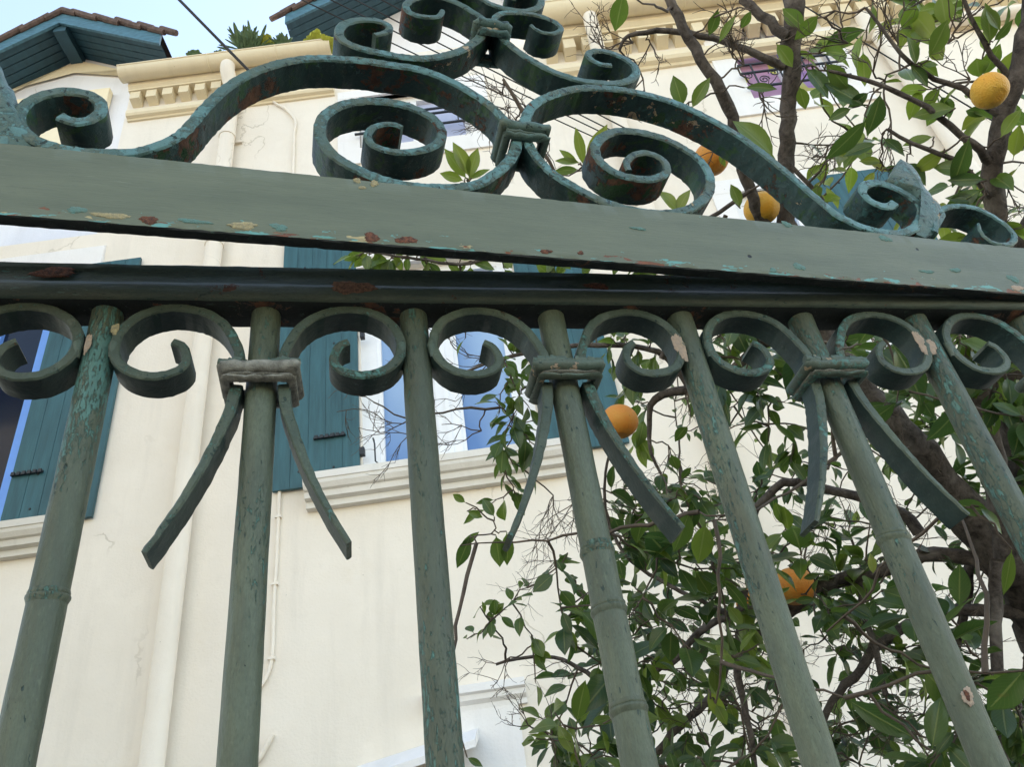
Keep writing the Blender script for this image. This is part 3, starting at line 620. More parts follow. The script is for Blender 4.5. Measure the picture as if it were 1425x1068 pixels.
n=13; mb.add(vs_,[(i*n+k,i*n+(k+1)%n,(i+1)*n+(k+1)%n,(i+1)*n+k) for i in range(len(xs)-1) for k in range(n)]+[tuple(range(n-1,-1,-1)),tuple((len(xs)-1)*n+k for k in range(n))])
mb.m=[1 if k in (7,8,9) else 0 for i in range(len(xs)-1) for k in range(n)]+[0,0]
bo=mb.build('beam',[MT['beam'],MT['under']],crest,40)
at_=bo.data.attributes.new('low','FLOAT','POINT'); at_.data.foreach_set('value',low)
FS=.0025  # front edges of the scrolls, just behind the beam's face
def K2(pts,b=FS): return [K.at(x,y,b) for x,y in pts]
def crest_strip(name,pts,th=.0078,dep=.029,mats=None,thf=None,b=FS,sm=3):
    mb=MB(); strip(mb,K2(pts,b),th,b,b+dep,step=.003,sm=sm,ch=.0014,wob=.00035,thf=thf)
    return mb.build(name,mats or [MT['edge'],MT['side']],crest,42)
A_L=[(82.6,160.3),(94.4,166.2),(114.6,168.2),(133,161),(141.6,149.3),(137,137.5),(121.3,129),(94.4,125.5),(67.4,128.3),(42,137.5),(28,152),(25,168),(34,183),(52,195),(80,204),(109.6,209.5),(151.7,211.5),(185,211),(223,200.3),(250,187),(268,169),(285.8,147.5),(312.8,122.2),(344.3,102.4),(384.7,87.5),(429.7,79.9),(474.6,80.7),(507.4,83.2),(541,88.3),(574.8,93),(608.5,103.4),(642.3,119.3),(674,139),(696.4,158),(708,178)]
crest_strip('scroll',A_L,thf=lambda t:.0098)
A_R=[(728,176),(731,166),(738,150),(752,138),(778,127.7),(803.3,121.8),(828.5,120.8),(870.7,124.4),(916,134.5),(950,146),(989.9,165),(1034.8,192),(1079.8,226),(1124.7,264),(1158.4,293),(1180,306),(1210,318),(1247,324),(1271,318),(1283,301.3),(1281,285),(1264,270),(1240,258),(1220,253),(1204,257),(1201,266.6),(1211,278),(1226,285),(1240,286.5),(1246,281)]
crest_strip('scroll',A_R,thf=lambda t:.0098)
B_L=[(563.8,178),(566,185),(560,176),(548,171),(536.9,170.5),(520,175.3),(511,187.6),(516.6,198.9),(536.9,207.9),(563.8,210.5),(590.8,206.7),(611,196.6),(615.5,180.9),(604.3,164),(581.8,151.7),(554.8,142.6),(521,138.8),(487.4,141.4),(460.4,151.6),(446.8,167.4),(445.5,185.4),(453.7,203.4),(473.9,221.3),(505.4,238),(536.9,250),(577,258),(622,260),(662.7,256),(690,240),(709.9,221.3),(719,204),(720,194)]
crest_strip('scroll',B_L[2:],thf=lambda t:.0060+.0040*min(1,t*3))
B_R=[(735,194),(738.4,203),(747.4,216.6),(763,234.6),(785.6,250.3),(814.8,267),(840,279),(880,291),(920,296),(950,293),(970,284.3),(987,266.3),(989,246),(978.9,225.8),(956.4,207.9),(922.7,190.9),(882,181.3),(852,182.5),(832,195),(829,210),(838,225.8),(859.8,240.6),(886.7,247.3),(911.5,247.3),(927.3,239.3),(928.4,228),(918.2,217.5),(898,211),(881,214.6),(872,225),(876,236)]
crest_strip('scroll',B_R,thf=lambda t:.0096-.0030*max(0,t-.8)*5)
C_L=[(521,47),(527,46),(536,43.8),(543.5,38.8),(539.4,32),(521,26.5),(499,25.8),(480.4,30.8),(472,40.4),(474.7,52.2),(487,60.7),(510.8,68),(541,74.3),(574.8,79.4),(608.5,77.7),(642.3,68.4),(662.5,55),(675,43),(681,32)]
crest_strip('scroll',C_L,thf=lambda t:.0066+.0026*min(1,t*4))
D_L=[(616,13),(615,18),(608.5,22),(591.7,22),(573,17.5),(565,9),(568,1),(583,-5),(608.5,-6),(633.8,1.4),(655.7,13.2),(670,22),(680,30)]
crest_strip('scroll',D_L,thf=lambda t:.0058+.0018*min(1,t*4))
C_R=[(692,32),(697,48),(709,60),(727.4,74.5),(752.7,89.6),(778,101.4),(803,109.5),(828.5,113.5),(853.8,114.8),(875.7,110.6),(886.7,101),(884,91),(876,84),(859,75),(837,69.3),(822,70.5),(818,76.5),(826,83.6),(838.7,88.6),(851.5,89.8)]
crest_strip('scroll',C_R,thf=lambda t:.0090-.0022*max(0,t-.7)*3.3)
D_R=[(686,30),(690,22),(697,17),(715.6,16),(744.3,19),(769.6,27.5),(782,37),(776.3,43.8),(761,45.2),(747.6,40.5),(739,33.5)]
crest_strip('scroll',D_R,thf=lambda t:.0072-.0022*max(0,t-.5)*2)
crest_strip('scroll',[(640,-22),(664,-8),(683,4),(706,11),(730,14),(748,9),(755,-2),(746,-13),(728,-18),(712,-14),(708,-6),(718,-3)])
crest_strip('scroll',[(642,-24),(626,-14),(600,-10),(585,-16),(584,-28),(600,-34),(615,-28)])
# outer scroll at the right end and its twin at the left
O_R=[(1302,322),(1304,300),(1312,290),(1326,286),(1345,286),(1364,290.4),(1386,302),(1405,316),(1414,329),(1408,338),(1389.6,339),(1372,330),(1364,318),(1363,311)]
crest_strip('scroll',O_R,thf=lambda t:.0070-.0030*max(0,t-.7)*3.3)
crest_strip('scroll',[(-4,200),(6,192),(0,182),(-20,172),(-50,170),(-75,180),(-70,196),(-50,196)])
def finial(pts,par,side,b0=.004):
    """forged leaf: outline traced, thick with a raised ridge"""
    P=[K.at(x,y,b0) for x,y in pts]; c=np.mean(np.array(P),0); n=len(P); vs_=[];L=4
    for s,(f,b_) in enumerate([(1.0,.006),(.985,.0015),(.62,-.0035),(.25,-.0055)]): vs_+=[(c[0]+(p[0]-c[0])*f,b0+b_+random.uniform(-.0006,.0006),c[1]+(p[1]-c[1])*f) for p in P]
    vs_+=[(c[0],b0-.006,c[1])]; m=len(vs_); vs_+=[(p[0],b0+.012,p[1]) for p in P]
    fs=[(k*n+i,k*n+(i+1)%n,(k+1)*n+(i+1)%n,(k+1)*n+i) for k in range(3) for i in range(n)]+[(3*n+i,3*n+(i+1)%n,m-1) for i in range(n)]+[(i,m+i,m+(i+1)%n,(i+1)%n) for i in range(n)]+[tuple(range(m,m+n))]
    mb=MB(); mb.add(vs_,fs); return mb.build('leaf_finial',[MT['edge']],par,60)
finial([(1254,219),(1259,222),(1270,228),(1278,238),(1281,250),(1290,262),(1299,274),(1306,285),(1316,292),(1318,300),(1306,322),(1290,330),(1276,326),(1284,312),(1287,298),(1284,286),(1272,272),(1258,262),(1242,253),(1236,248),(1243,240),(1248,230)],crest,1)
finial([(-6,80),(2,92),(6,104),(11,116),(19,124),(24,140),(25,152),(34,166),(40,182),(50,200),(20,208),(-20,206),(-30,190),(-22,160),(-20,130),(-14,100)],crest,-1)
def crest_collar(cx,cy,hwpx,z_px):
    u,z=K.at(cx,cy,-.002); hw=abs(K.at(cx+hwpx,cy,-.002)[0]-u)
    return collar(u,z,hw,-.0035,.0375,crest,[MT['edge'],MT['collar']],h1=.0105,h2=.0105)
crest_collar(730,171,31,0); crest_collar(685,30,22,0)
print('depths crest/leaf at right', K.at(1425,412), G.at(1425,412,-.02))

def chip(pl,par,x,y,rx,ry,m,b,name='rust_patch',rim=True):
    """a flaked patch: irregular scab lying on the face"""
    u,z=pl.at(x,y,b); sx=abs(pl.at(x+rx,y,b)[0]-u); sz=abs(pl.at(x,y+ry,b)[1]-z); n=44; vs_=[(u,b-.0004,z)]
    ph=[random.uniform(0,6) for _ in range(4)]
    for f,dz in ((.6,-.0002),(.9,-.00015),(1.0,.0003)):
        for k in range(n):
            a=2*math.pi*k/n; q=f*(1+.16*math.sin(2*a+ph[0])+.12*math.sin(3*a+ph[1])+.07*math.sin(7*a+ph[2])+.06*math.sin(17*a+ph[3])+.04*math.sin(29*a)); vs_.append((u+sx*q*math.cos(a),b+dz+random.uniform(-.00015,.0001),z+sz*q*math.sin(a)))
    fs=[(0,1+k,1+(k+1)%n) for k in range(n)]+[(1+r_*n+k,1+(r_+1)*n+k,1+(r_+1)*n+(k+1)%n,1+r_*n+(k+1)%n) for r_ in range(2) for k in range(n)]
    mb=MB(); mb.add(vs_,fs); return mb.build(name,m,par,60)
def scab(name,c1,c2):
    m,nt,b=mat(name); v,_=coords(nt,rnd=False); n=noise(nt,v,330,5,.75); c=mix(nt,ramp(nt,n,.38,.6),c1,c2); nt.links.new(c,b.inputs['Base Color']); b.inputs['Roughness'].default_value=.9; bump(nt,b,n,1.,.0016); return m
MT['rscab']=scab('bare_rust',(.17,.06,.03),(.05,.022,.015)); MT['cscab']=scab('old_cream_coat',(.36,.30,.16),(.24,.21,.13)); MT['pscab']=scab('pink_primer',(.42,.30,.22),(.30,.24,.19)); MT['tscab']=scab('turquoise_undercoat',(.085,.20,.18),(.10,.17,.145)); MT['brscab']=scab('brown_rust_crust',(.19,.10,.06),(.08,.045,.03))
for x,y,rx,ry,m in [(517,330,12,6,'rscab'),(566,334,15,5,'rscab'),(207,306,15,5,'rscab'),(155,300,25,4.5,'cscab'),(338,314,22,5,'cscab'),(270,308,24,3,'tscab'),(107,292,13,5,'tscab'),(388,316,12,5,'tscab'),(497,251,6,3,'cscab'),(521,255,6,4,'cscab'),(504,261,5,2.5,'cscab'),(888,318,10,2,'tscab'),(1112,371,7,5,'tscab'),(1076,376,5,3,'tscab'),(1095,312,6,4,'tscab'),(1232,332,8,4,'tscab'),(1290,378,9,2.5,'tscab'),(1330,376,7,3,'tscab'),(1410,388,7,5,'tscab'),(1416,401,8,4,'pscab'),(760,350,8,3,'rscab'),(808,352,4,3,'rscab')]:
    chip(K,crest,x,y,rx,ry,MT[m],-.0002,{'r':'rust_patch','c':'cream_flake','t':'turquoise_flake','p':'primer_flake'}[m[0]])
chip(G,gate,490,400,27,10,MT['brscab'],-.0207); chip(G,gate,830,398,18,4,MT['rscab'],-.0207); chip(G,gate,75,379,32,7,MT['rscab'],-.0128)
for x,y,rx,ry,m in [(946,482,8,18,'pscab'),(1281,476,7,14,'pscab'),(1297,482,6,10,'pscab'),(122,478,4,16,'pscab'),(160,458,5,9,'cscab')]:
    chip(G,gate,x,y,rx,ry,MT[m],-.0128,'primer_flake')
chip(G,gate,1347,970,8,14,MT['pscab'],-.0116,'primer_flake'); chip(G,gate,1346,968,4,7,MT['rscab'],-.0122)

# ================================================================= cables in the air
def wire(name,label,p0,p1,d0,d1,r,ext=(-.6,2.2),sag=.05,group=None):
    a,b_=at(*p0,d0),at(*p1,d1); v=b_-a; pts=[]
    for k in range(25):
        t=ext[0]+(ext[1]-ext[0])*k/24; s=(k/24); pts.append(a+v*t-np.array([0,0,sag*4*s*(1-s)]))
    mb=MB(); mb.tube(pts,r,6); o=mb.build(name,MT['wire'],None,60); tag(o,label,'cable',group); return o
wire('overhead_cable','thick black cable running down to the roof gutter past the succulent',(250,0),(345,97),5.4,5.15,.009,ext=(-3,1.25),sag=0)
for i,(a,b_,dd,lab) in enumerate([((440,7),(578,72.5),5.2,'lowest of the four thin black cables crossing behind the top scrolls'),((466,0),(612,72),5.0,'second lowest of the four thin black cables crossing behind the top scrolls'),((500,0),(632,68),4.9,'second highest of the four thin black cables crossing behind the top scrolls'),((540,2),(668,70),4.8,'highest of the four thin black cables crossing behind the top scrolls')]):
    wire('overhead_cable',lab,a,b_,dd,dd-.05,.0042,ext=(-1.2,3.1),sag=.02,group='thin cables behind the top scrolls')
wire('overhead_cable','hair thin cable slanting across the wall at upper right beside the white window surround',(1132,16),(1245,85),4.9,4.85,.004,ext=(-1,2.6),sag=0)

# ================================================================= plants in the gutter
def gpt(x,y): return B.world(*(lambda p:(p[0],-.24,p[1]))(B.at(x,y,-.24)))
def succulent(x,y,r,n,m,label,name,up=.6,wid=.24):
    c=gpt(x,y); mb=MB()
    for k in range(n):
        a=random.uniform(0,2*math.pi); e=random.uniform(.15,1.45); d=np.array([math.cos(a)*math.cos(e),math.sin(a)*math.cos(e),math.sin(e)*1.05]); L=r*random.uniform(.65,1.15)
        side=np.cross(d,[0,0,1.]); side/=np.linalg.norm(side)+1e-6; nn=np.cross(side,d); st=c+np.array([random.uniform(-1,1)*r*.35,random.uniform(-.3,.3)*r*.3,0])
        w_=L*wid/2; vs_=[]
        for t,ww,th in ((0,.3,.3),(.35,.8,.5),(.7,1,.45),(.92,.6,.3),(1,.05,.05)):
            p=st+d*L*t+np.array([0,0,-.1*L*t*t]); vs_+=[p-side*w_*ww,p+nn*w_*.35*th,p+side*w_*ww,p-nn*w_*.35*th]
        mb.add(vs_,[(i*4+q,i*4+(q+1)%4,(i+1)*4+(q+1)%4,(i+1)*4+q) for i in range(4) for q in range(4)])
    o=mb.build(name,m,None,60); tag(o,label,'plant'); return o
succulent(345,70,.27,190,MT['succ'],'large spiky rosette succulent growing in the roof gutter','succulent',wid=.11)
succulent(395,62,.13,110,MT['succ'],'bushy green weed in the gutter right of the large succulent','gutter_weed',wid=.2)
succulent(372,62,.12,40,MT['succy'],'yellow green tuft between the succulent and the bushy weed','gutter_weed',wid=.45)
succulent(270,80,.085,60,MT['succ'],'low green mat of weed at the gutter beside the gable roof tile','gutter_weed',wid=.5)
succulent(305,76,.06,40,MT['succ'],'small flat weed in the gutter left of the large succulent','gutter_weed',wid=.5)
succulent(438,56,.11,60,MT['succy'],'yellow flowered plant at the right end of the left gutter','gutter_weed',wid=.5)
succulent(458,66,.13,70,MT['succy'],'yellow green plant spilling past the gutter end next to the top left scroll','gutter_weed',wid=.45)

# ================================================================= orange tree
tree=thing('orange_tree','orange tree with glossy dark leaves and a thick sloping trunk behind the gate','tree',tuple(at(1500,1000,2.3)*np.array([1,1,0])))
TO=np.array(tree.location)
rnd=random.Random(11)
nodes3=[]     # points on limbs (world) with radius
def limb(name,pts,px=True,jit=.004,m='bark'):
    """pts: (x,y,dist,radius px)"""
    P=[];Rr=[]
    for x,y,d,r in pts:
        P.append(at(x,y,d)); Rr.append(r*d/F)
    path=spline([(*p,r) for p,r in zip(P,Rr)],.022); path=[q+np.array([rnd.uniform(-jit,jit)*min(1,q[3]/.012) for _ in range(3)]+[0]) for q in path]
    mb=MB(); mb.tube([q[:3]-TO for q in path],[max(.0012,q[3]) for q in path],9 if path[0][3]>.008 else 7,jit=.07)
    o=mb.build(name,MT[m],tree,80)
    for q in path: nodes3.append((q[:3],q[3]))
    return o
limb('trunk',[(1560,1500,2.3,56),(1500,1050,2.1,42),(1455,860,1.95,34),(1390,765,1.85,29),(1330,700,1.8,26),(1280,635,1.75,23),(1225,575,1.72,21),(1170,510,1.7,22),(1130,450,1.68,17),(1105,370,1.66,14),(1094,290,1.66,11),(1094,230,1.68,10.5),(1097,150,1.7,10),(1102,60,1.72,12),(1106,-10,1.75,12.5),(1110,-80,1.8,12)])
limb('trunk',[(1500,1050,2.15,40),(1455,800,2.0,34),(1432,660,1.9,30),(1418,560,1.85,26),(1412,470,1.8,22),(1425,380,1.8,18),(1445,300,1.8,14)])
limb('limb',[(1405,780,1.7,16),(1385,660,1.65,13),(1367,560,1.6,12),(1361,480,1.57,11),(1372,390,1.54,12),(1387,300,1.5,12),(1386,226,1.5,11),(1397,161,1.5,10),(1415,105,1.52,10),(1430,30,1.55,9),(1440,-30,1.6,8)])
limb('limb',[(1100,360,1.66,9),(1070,320,1.62,8),(1057,300,1.6,8),(1044,262,1.58,7.5),(1030,220,1.56,8),(1016,150,1.55,8),(995,112,1.55,7.5),(967,66,1.56,7),(943,24,1.58,6.5),(925,-20,1.6,6)])
limb('limb',[(1090,95,1.7,5.5),(1040,70,1.68,4.5),(991,54,1.66,4),(931,42,1.65,3.8),(885,47,1.64,3),(868,54,1.64,2.4),(862,70,1.64,2)])
limb('limb',[(1092,50,1.7,7),(1060,22,1.72,6),(1032,-4,1.74,5.5)])
limb('limb',[(1385,790,1.85,10),(1336,773,1.84,9.5),(1284,775,1.82,9),(1226,793,1.8,9),(1168,808,1.78,9),(1131,823,1.76,8),(1100,852,1.75,7),(1060,880,1.75,5),(1014,900,1.75,4)])
limb('limb',[(1280,740,1.9,8),(1253,712,1.9,7),(1205,695,1.9,6),(1157,682,1.9,6),(1108,670,1.9,5.5),(1076,682,1.9,5.5),(1052,711,1.9,5),(1046,745,1.9,4),(1040,800,1.9,3.5)])
limb('limb',[(1430,858,1.9,8),(1376,851,1.88,7.5),(1314,855,1.86,7),(1263,873,1.84,6.5),(1222,899,1.82,6),(1197,932,1.8,5.5),(1168,965,1.8,5),(1149,990,1.8,4.5),(1140,1040,1.8,4)])
limb('limb',[(1036,822,1.7,5),(1029,884,1.68,5.5),(1027,943,1.66,5),(1040,1000,1.66,4),(1052,1070,1.66,3.5)])
limb('limb',[(1131,825,1.8,5),(1070,850,1.82,4.5),(1036,844,1.84,4.5),(1010,860,1.85,4.5),(971,880,1.86,5),(945,915,1.86,4),(905,940,1.86,3)])
limb('limb',[(1195,800,1.8,4.5),(1200,840,1.78,4),(1206,870,1.77,4),(1219,906,1.76,4),(1233,968,1.75,3)])
limb('limb',[(1010,930,1.9,5),(980,980,1.9,5),(953,1005,1.9,5),(925,1035,1.9,5),(895,1075,1.9,5)])
limb('limb',[(1387,780,1.8,8),(1384,850,1.78,7),(1388,928,1.76,6.5),(1400,1045,1.75,5.5),(1405,1100,1.75,5)])
limb('limb',[(1352,780,1.95,6),(1347,820,1.95,5.5),(1339,860,1.95,5),(1330,920,1.95,4),(1345,980,1.95,3.5)])
limb('limb',[(1130,470,1.75,8),(1060,480,1.75,7),(1000,530,1.75,6.5),(955,545,1.75,6.5),(923,549,1.75,6),(905,565,1.75,4.5),(903,594,1.75,3.5),(906,630,1.75,2.5),(920,660,1.75,2)])
limb('limb',[(960,540,1.78,5),(930,500,1.78,5),(900,485,1.78,4),(862,480,1.78,4),(800,482,1.8,3.5),(740,490,1.8,3),(690,502,1.8,2.5),(640,520,1.8,2)])
limb('limb',[(920,500,1.7,4),(935,460,1.7,4),(955,410,1.7,4),(990,340,1.65,3.5),(1010,300,1.65,3)])
limb('limb',[(1018,858,1.7,4),(960,830,1.72,3),(905,800,1.75,2.8),(868,770,1.78,2.5),(845,720,1.8,2.5),(842,670,1.8,2),(850,620,1.8,2)])
limb('limb',[(850,960,1.9,4),(900,940,1.9,4),(960,900,1.88,4)])
limb('limb',[(850,960,1.9,3.5),(805,930,1.9,3),(770,915,1.9,2.6),(720,917,1.88,2.2),(690,925,1.88,1.8)])
limb('limb',[(1385,230,1.5,6),(1340,190,1.45,4.5),(1290,150,1.42,3.5),(1230,120,1.4,3),(1180,105,1.4,2.4),(1150,98,1.4,1.8)])
limb('limb',[(1395,165,1.5,5),(1340,125,1.48,3.5),(1300,110,1.47,3),(1255,75,1.45,2.5),(1225,35,1.45,2),(1205,10,1.45,1.6)])
limb('limb',[(1387,290,1.5,4),(1350,240,1.45,3.5),(1310,215,1.42,3),(1270,200,1.4,2.5),(1235,180,1.4,2)])
limb('limb',[(1405,110,1.52,4),(1370,60,1.5,3),(1350,20,1.5,2.5),(1335,-20,1.5,2)])
limb('limb',[(1180,310,1.6,2.5),(1150,285,1.58,3),(1125,255,1.57,3),(1100,230,1.57,3)])
limb('limb',[(1045,266,1.55,3),(1015,285,1.55,3),(985,305,1.55,3),(930,300,1.55,2.4)],m='bark')
limb('limb',[(760,360,1.5,3),(700,355,1.5,2.6),(640,368,1.5,2.4),(580,360,1.5,2),(520,352,1.5,1.6)])
limb('limb',[(990,340,1.6,3),(900,365,1.55,3),(820,360,1.52,3),(760,360,1.5,3)])
limb('limb',[(780,255,1.6,1.8),(765,225,1.6,2.5),(745,190,1.62,3),(725,150,1.63,3),(700,110,1.65,2)],m='twig')
limb('limb',[(1250,560,1.5,3),(1300,500,1.45,3),(1340,470,1.42,2.5)])
NP=np.array([n[0] for n in nodes3])
twig=MB(); crown=MB(); ctint=[]; cuv=[]
def leaf(base,dirv,L,wd=.42,tint=None,fold=.35,bend=.25,upv=None):
    d=np.array(dirv,float); d/=np.linalg.norm(d); up=np.array(upv if upv is not None else [rnd.uniform(-.5,.5),rnd.uniform(-.9,.1),rnd.uniform(.2,1)],float)
    s=np.cross(d,up); s/=np.linalg.norm(s)+1e-6; nn=np.cross(s,d); w_=L*wd/2
    prof=[(0,.03),(.09,.10),(.2,.55),(.34,.86),(.5,1.0),(.64,.93),(.78,.66),(.9,.3),(1,.0)]
    tw=rnd.uniform(-.35,.35); vs_=[];wave=rnd.uniform(0,6)
    for t,ww in prof:
        c=base+d*L*t-nn*bend*L*t*t; a=tw*t; ss=s*math.cos(a)+nn*math.sin(a); n2=-s*math.sin(a)+nn*math.cos(a)
        ed=fold*w_*ww+math.sin(t*9+wave)*w_*.06
        for q in (-1,-.5,0,.5,1): vs_.append(c+ss*w_*ww*q+n2*(abs(q)**1.3)*ed)
    fs=[(i*5+k,i*5+k+1,(i+1)*5+k+1,(i+1)*5+k) for i in range(8) for k in range(4)]
    tn=rnd.betavariate(1.6,2.6) if tint is None else min(1,max(0,tint+rnd.uniform(-.12,.12)))
    crown.add([v-TO for v in vs_],fs); ctint.extend([tn]*len(fs))
    for i in range(8):
        for k in range(4): cuv.extend([(k/4,prof[i][0]),((k+1)/4,prof[i][0]),((k+1)/4,prof[i+1][0]),(k/4,prof[i+1][0])])
def rv(): 
    v=np.array([rnd.gauss(0,1) for _ in range(3)]); return v/np.linalg.norm(v)
def twigpath(a,b_,wob=.12,r0=.0022,r1=.0011):
    L=np.linalg.norm(b_-a); n=max(4,int(L/.025)); P=[a+(b_-a)*i/n for i in range(n+1)]; off=np.zeros(3)
    o1=rv()*L*.10
    for i in range(1,n): P[i]=P[i]+o1*math.sin(math.pi*i/n)+rv()*.004
    twig.tube([p-TO for p in P],[r0+(r1-r0)*i/n for i in range(n+1)],5,cap=False,jit=.12); return P
sprays=[]
def connect(p,r1=.0011):
    global NP
    dd=np.linalg.norm(NP-p,axis=1); i=int(dd.argmin())
    # prefer a thicker/older node a little further on
    P=twigpath(NP[i],p,r0=min(.004,.0013+dd[i]*.008),r1=r1)
    NP=np.vstack([NP,np.array(P[1::2])]); return P
def spray(x,y,lpx,dist=1.6,n=6,tint=None,droop=.3,bare=False,spread=.9):
    p=at(x,y,dist); P=connect(p); L0=lpx*dist/F
    ax=P[-1]-P[-3]; ax/=np.linalg.norm(ax)+1e-9
    # leaves alternate along the last stretch of the twig and at its tip
    side_len=L0*.9; m=n
    for k in range(m):
        t=k/max(1,m-1); base=p-ax*side_len*(1-t)*.9
        if k<len(P): 
            j=max(0,len(P)-1-int((1-t)*min(4,len(P)-1))); base=P[j]
        d=ax*.75+rv()*spread; d[2]-=droop*.6*rnd.random(); d/=np.linalg.norm(d)
        L=L0*rnd.uniform(.65,1.15); pet=base+d*L*.12; twig.tube([base-TO,pet-TO],[.0009,.0007],4,cap=False)
        leaf(pet,d,L,wd=rnd.uniform(.42,.62),tint=tint,fold=rnd.uniform(.05,.45),bend=rnd.uniform(-.1,.5))
def single(b_,t_,dist,wd=.42,tint=None,dt=0,bend=.15,fold=.25,up=None):
    a=at(*b_,dist); e=at(*t_,dist+dt); leaf(a,e-a,np.linalg.norm(e-a),wd=wd,tint=tint,bend=bend,fold=fold,upv=up if up is not None else -FW+np.array([rnd.uniform(-.4,.4),0,rnd.uniform(-.2,.5)])); connect(a)
# conspicuous single leaves, upper right
for a in [((1140,20),(1106,56),1.45,.5,.55),((868,-12),(856,44),1.4,.5,.6),((950,150),(938,104),1.5,.55,.5),((962,152),(986,106),1.5,.4,.6),((1078,222),(1026,162),1.45,.5,.55),((1036,122),(1082,120),1.5,.32,.4),
          ((1000,12),(988,50),1.55,.45,.4),((1045,14),(1032,40),1.5,.5,.45),((1120,94),(1158,132),1.4,.6,.25),((1148,88),(1182,122),1.4,.5,.45),((1205,150),(1150,110),1.4,.45,.2),((1208,165),(1152,226),1.38,.36,.25),((1226,128),(1212,190),1.38,.5,.15),((1186,150),(1152,166),1.4,.45,.25),((1222,200),(1172,214),1.4,.42,.3),((1228,192),(1262,214),1.4,.5,.3),((1210,128),(1180,150),1.4,.5,.15),
          ((1275,92),(1268,48),1.45,.5,.5),((1292,80),(1322,28),1.45,.5,.6),((1284,92),(1306,88),1.45,.55,.4),((1265,88),(1295,118),1.45,.45,.3),((1378,62),(1376,2),1.5,.5,.6),((1382,58),(1412,28),1.5,.45,.5),((1370,10),(1395,40),1.5,.5,.7),
          ((1330,150),(1268,160),1.42,.45,.55),((1300,190),(1255,200),1.42,.4,.55),((1315,208),(1272,242),1.42,.45,.75),((1352,238),(1298,230),1.42,.5,.55),((1370,262),(1308,296),1.4,.42,.1),((1372,250),(1318,250),1.4,.40,.15),((1366,280),(1316,272),1.4,.36,.2),((1372,270),(1330,300),1.4,.42,.15),((1350,190),(1326,262),1.4,.35,.25),((1392,192),(1420,150),1.45,.45,.6),((1230,232),(1262,242),1.42,.45,.2),((1262,225),(1292,256),1.42,.55,.15),
          ((1218,238),(1200,262),1.42,.45,.85),((1236,240),(1212,224),1.42,.5,.9),((1250,236),(1240,262),1.42,.5,.8),((1228,226),(1196,222),1.42,.45,.8),
          ((1120,40),(1090,10),1.5,.5,.5),((1080,60),(1105,92),1.5,.55,.6),((1112,120),(1122,152),1.45,.55,.5),((1000,60),(1022,20),1.55,.3,.5),
          ((650,250),(618,206),1.4,.34,.75),((652,250),(664,205),1.4,.42,.65),((655,248),(632,196),1.4,.38,.7),((650,252),(680,232),1.4,.3,.7),((646,252),(612,240),1.4,.42,.7),((640,256),(618,268),1.4,.4,.6),
          ((812,232),(803,176),1.45,.28,.75),((815,230),(845,172),1.45,.34,.85),((808,226),(772,222),1.45,.3,.55),((806,236),(770,238),1.45,.35,.5),((805,228),(778,208),1.45,.3,.8),((940,300),(958,262),1.5,.45,.75),((945,296),(918,262),1.5,.5,.7),((1030,290),(1020,255),1.5,.5,.6),
          ((1000,215),(1010,232),1.6,.4,.6)]:
    single(*a[:3],wd=a[3],tint=a[4])
# conspicuous leaves below the rail
for a in [((982,728),(972,786),1.1,.55,.62),((960,712),(938,770),1.2,.5,.45),((996,980),(1012,1010),1.1,.55,.55),((985,960),(1008,1006),1.1,.45,.8),((1176,972),(1276,1034),.95,.30,.12),((1425,934),(1376,992),.95,.55,.1),((1296,1046),(1310,970),.95,.42,.15),((1325,700),(1378,714),1.1,.5,.15),((1362,705),(1400,740),1.1,.45,.4),((1408,765),(1398,830),1.1,.28,.5),((1186,448),(1145,420),1.2,.5,.5),((960,440),(1010,456),1.2,.55,.5),((1240,476),(1296,560),1.2,.45,.2),((1248,560),(1196,600),1.2,.42,.15),((1340,560),(1300,620),1.2,.45,.15),((1220,440),(1196,480),1.2,.5,.2),((1215,800),(1212,770),1.2,.45,.8),((1150,880),(1178,860),1.2,.3,.4),((640,760),(668,742),1.4,.35,.3),((655,745),(636,792),1.4,.38,.25),((690,745),(696,790),1.4,.55,.5),((705,740),(708,788),1.4,.4,.4),((688,720),(672,694),1.4,.5,.3),((648,700),(630,688),1.4,.5,.55),((650,712),(672,720),1.4,.5,.4),((1425,580),(1380,560),1.2,.4,.2),((650,1055),(672,1068),1.3,.4,.3)]:
    single(*a[:3],wd=a[3],tint=a[4],bend=rnd.uniform(.05,.3))
for bx_,by_,tx,ty in [(508,350,478,362),(512,352,492,372),(520,350,540,378),(532,352,512,376),(548,354,560,378),(556,350,584,350),(568,356,566,380),(583,352,600,376),(592,358,622,362),(604,352,616,336),(640,362,664,350),(700,352,680,340),(622,364,640,380),(655,364,690,372),(745,368,768,384),(770,360,796,372),(785,362,776,384),(800,360,830,368),(820,362,812,386),(842,362,868,372),(862,362,852,384),(880,362,908,370),(900,362,890,386),(922,364,948,368),(940,364,930,388),(960,366,990,374),(985,368,975,390),(1005,368,1030,378),(1020,370,1012,392),(1040,372,1060,384),(560,362,540,372),(600,366,588,382)]:
    single((bx_,by_),(tx,ty),1.5,wd=rnd.uniform(.4,.55),tint=rnd.uniform(.35,.75),bend=rnd.uniform(0,.4))
for bx_,by_,tx,ty,dd in [(1140,800,1118,806,1.6),(1120,786,1098,792,1.6),(1135,834,1106,838,1.6),(1070,840,1050,850,1.7),(1330,480,1290,500,1.3),(1340,300,1372,330,1.4)]:
    single((bx_,by_),(tx,ty),dd,tint=rnd.uniform(.1,.4))
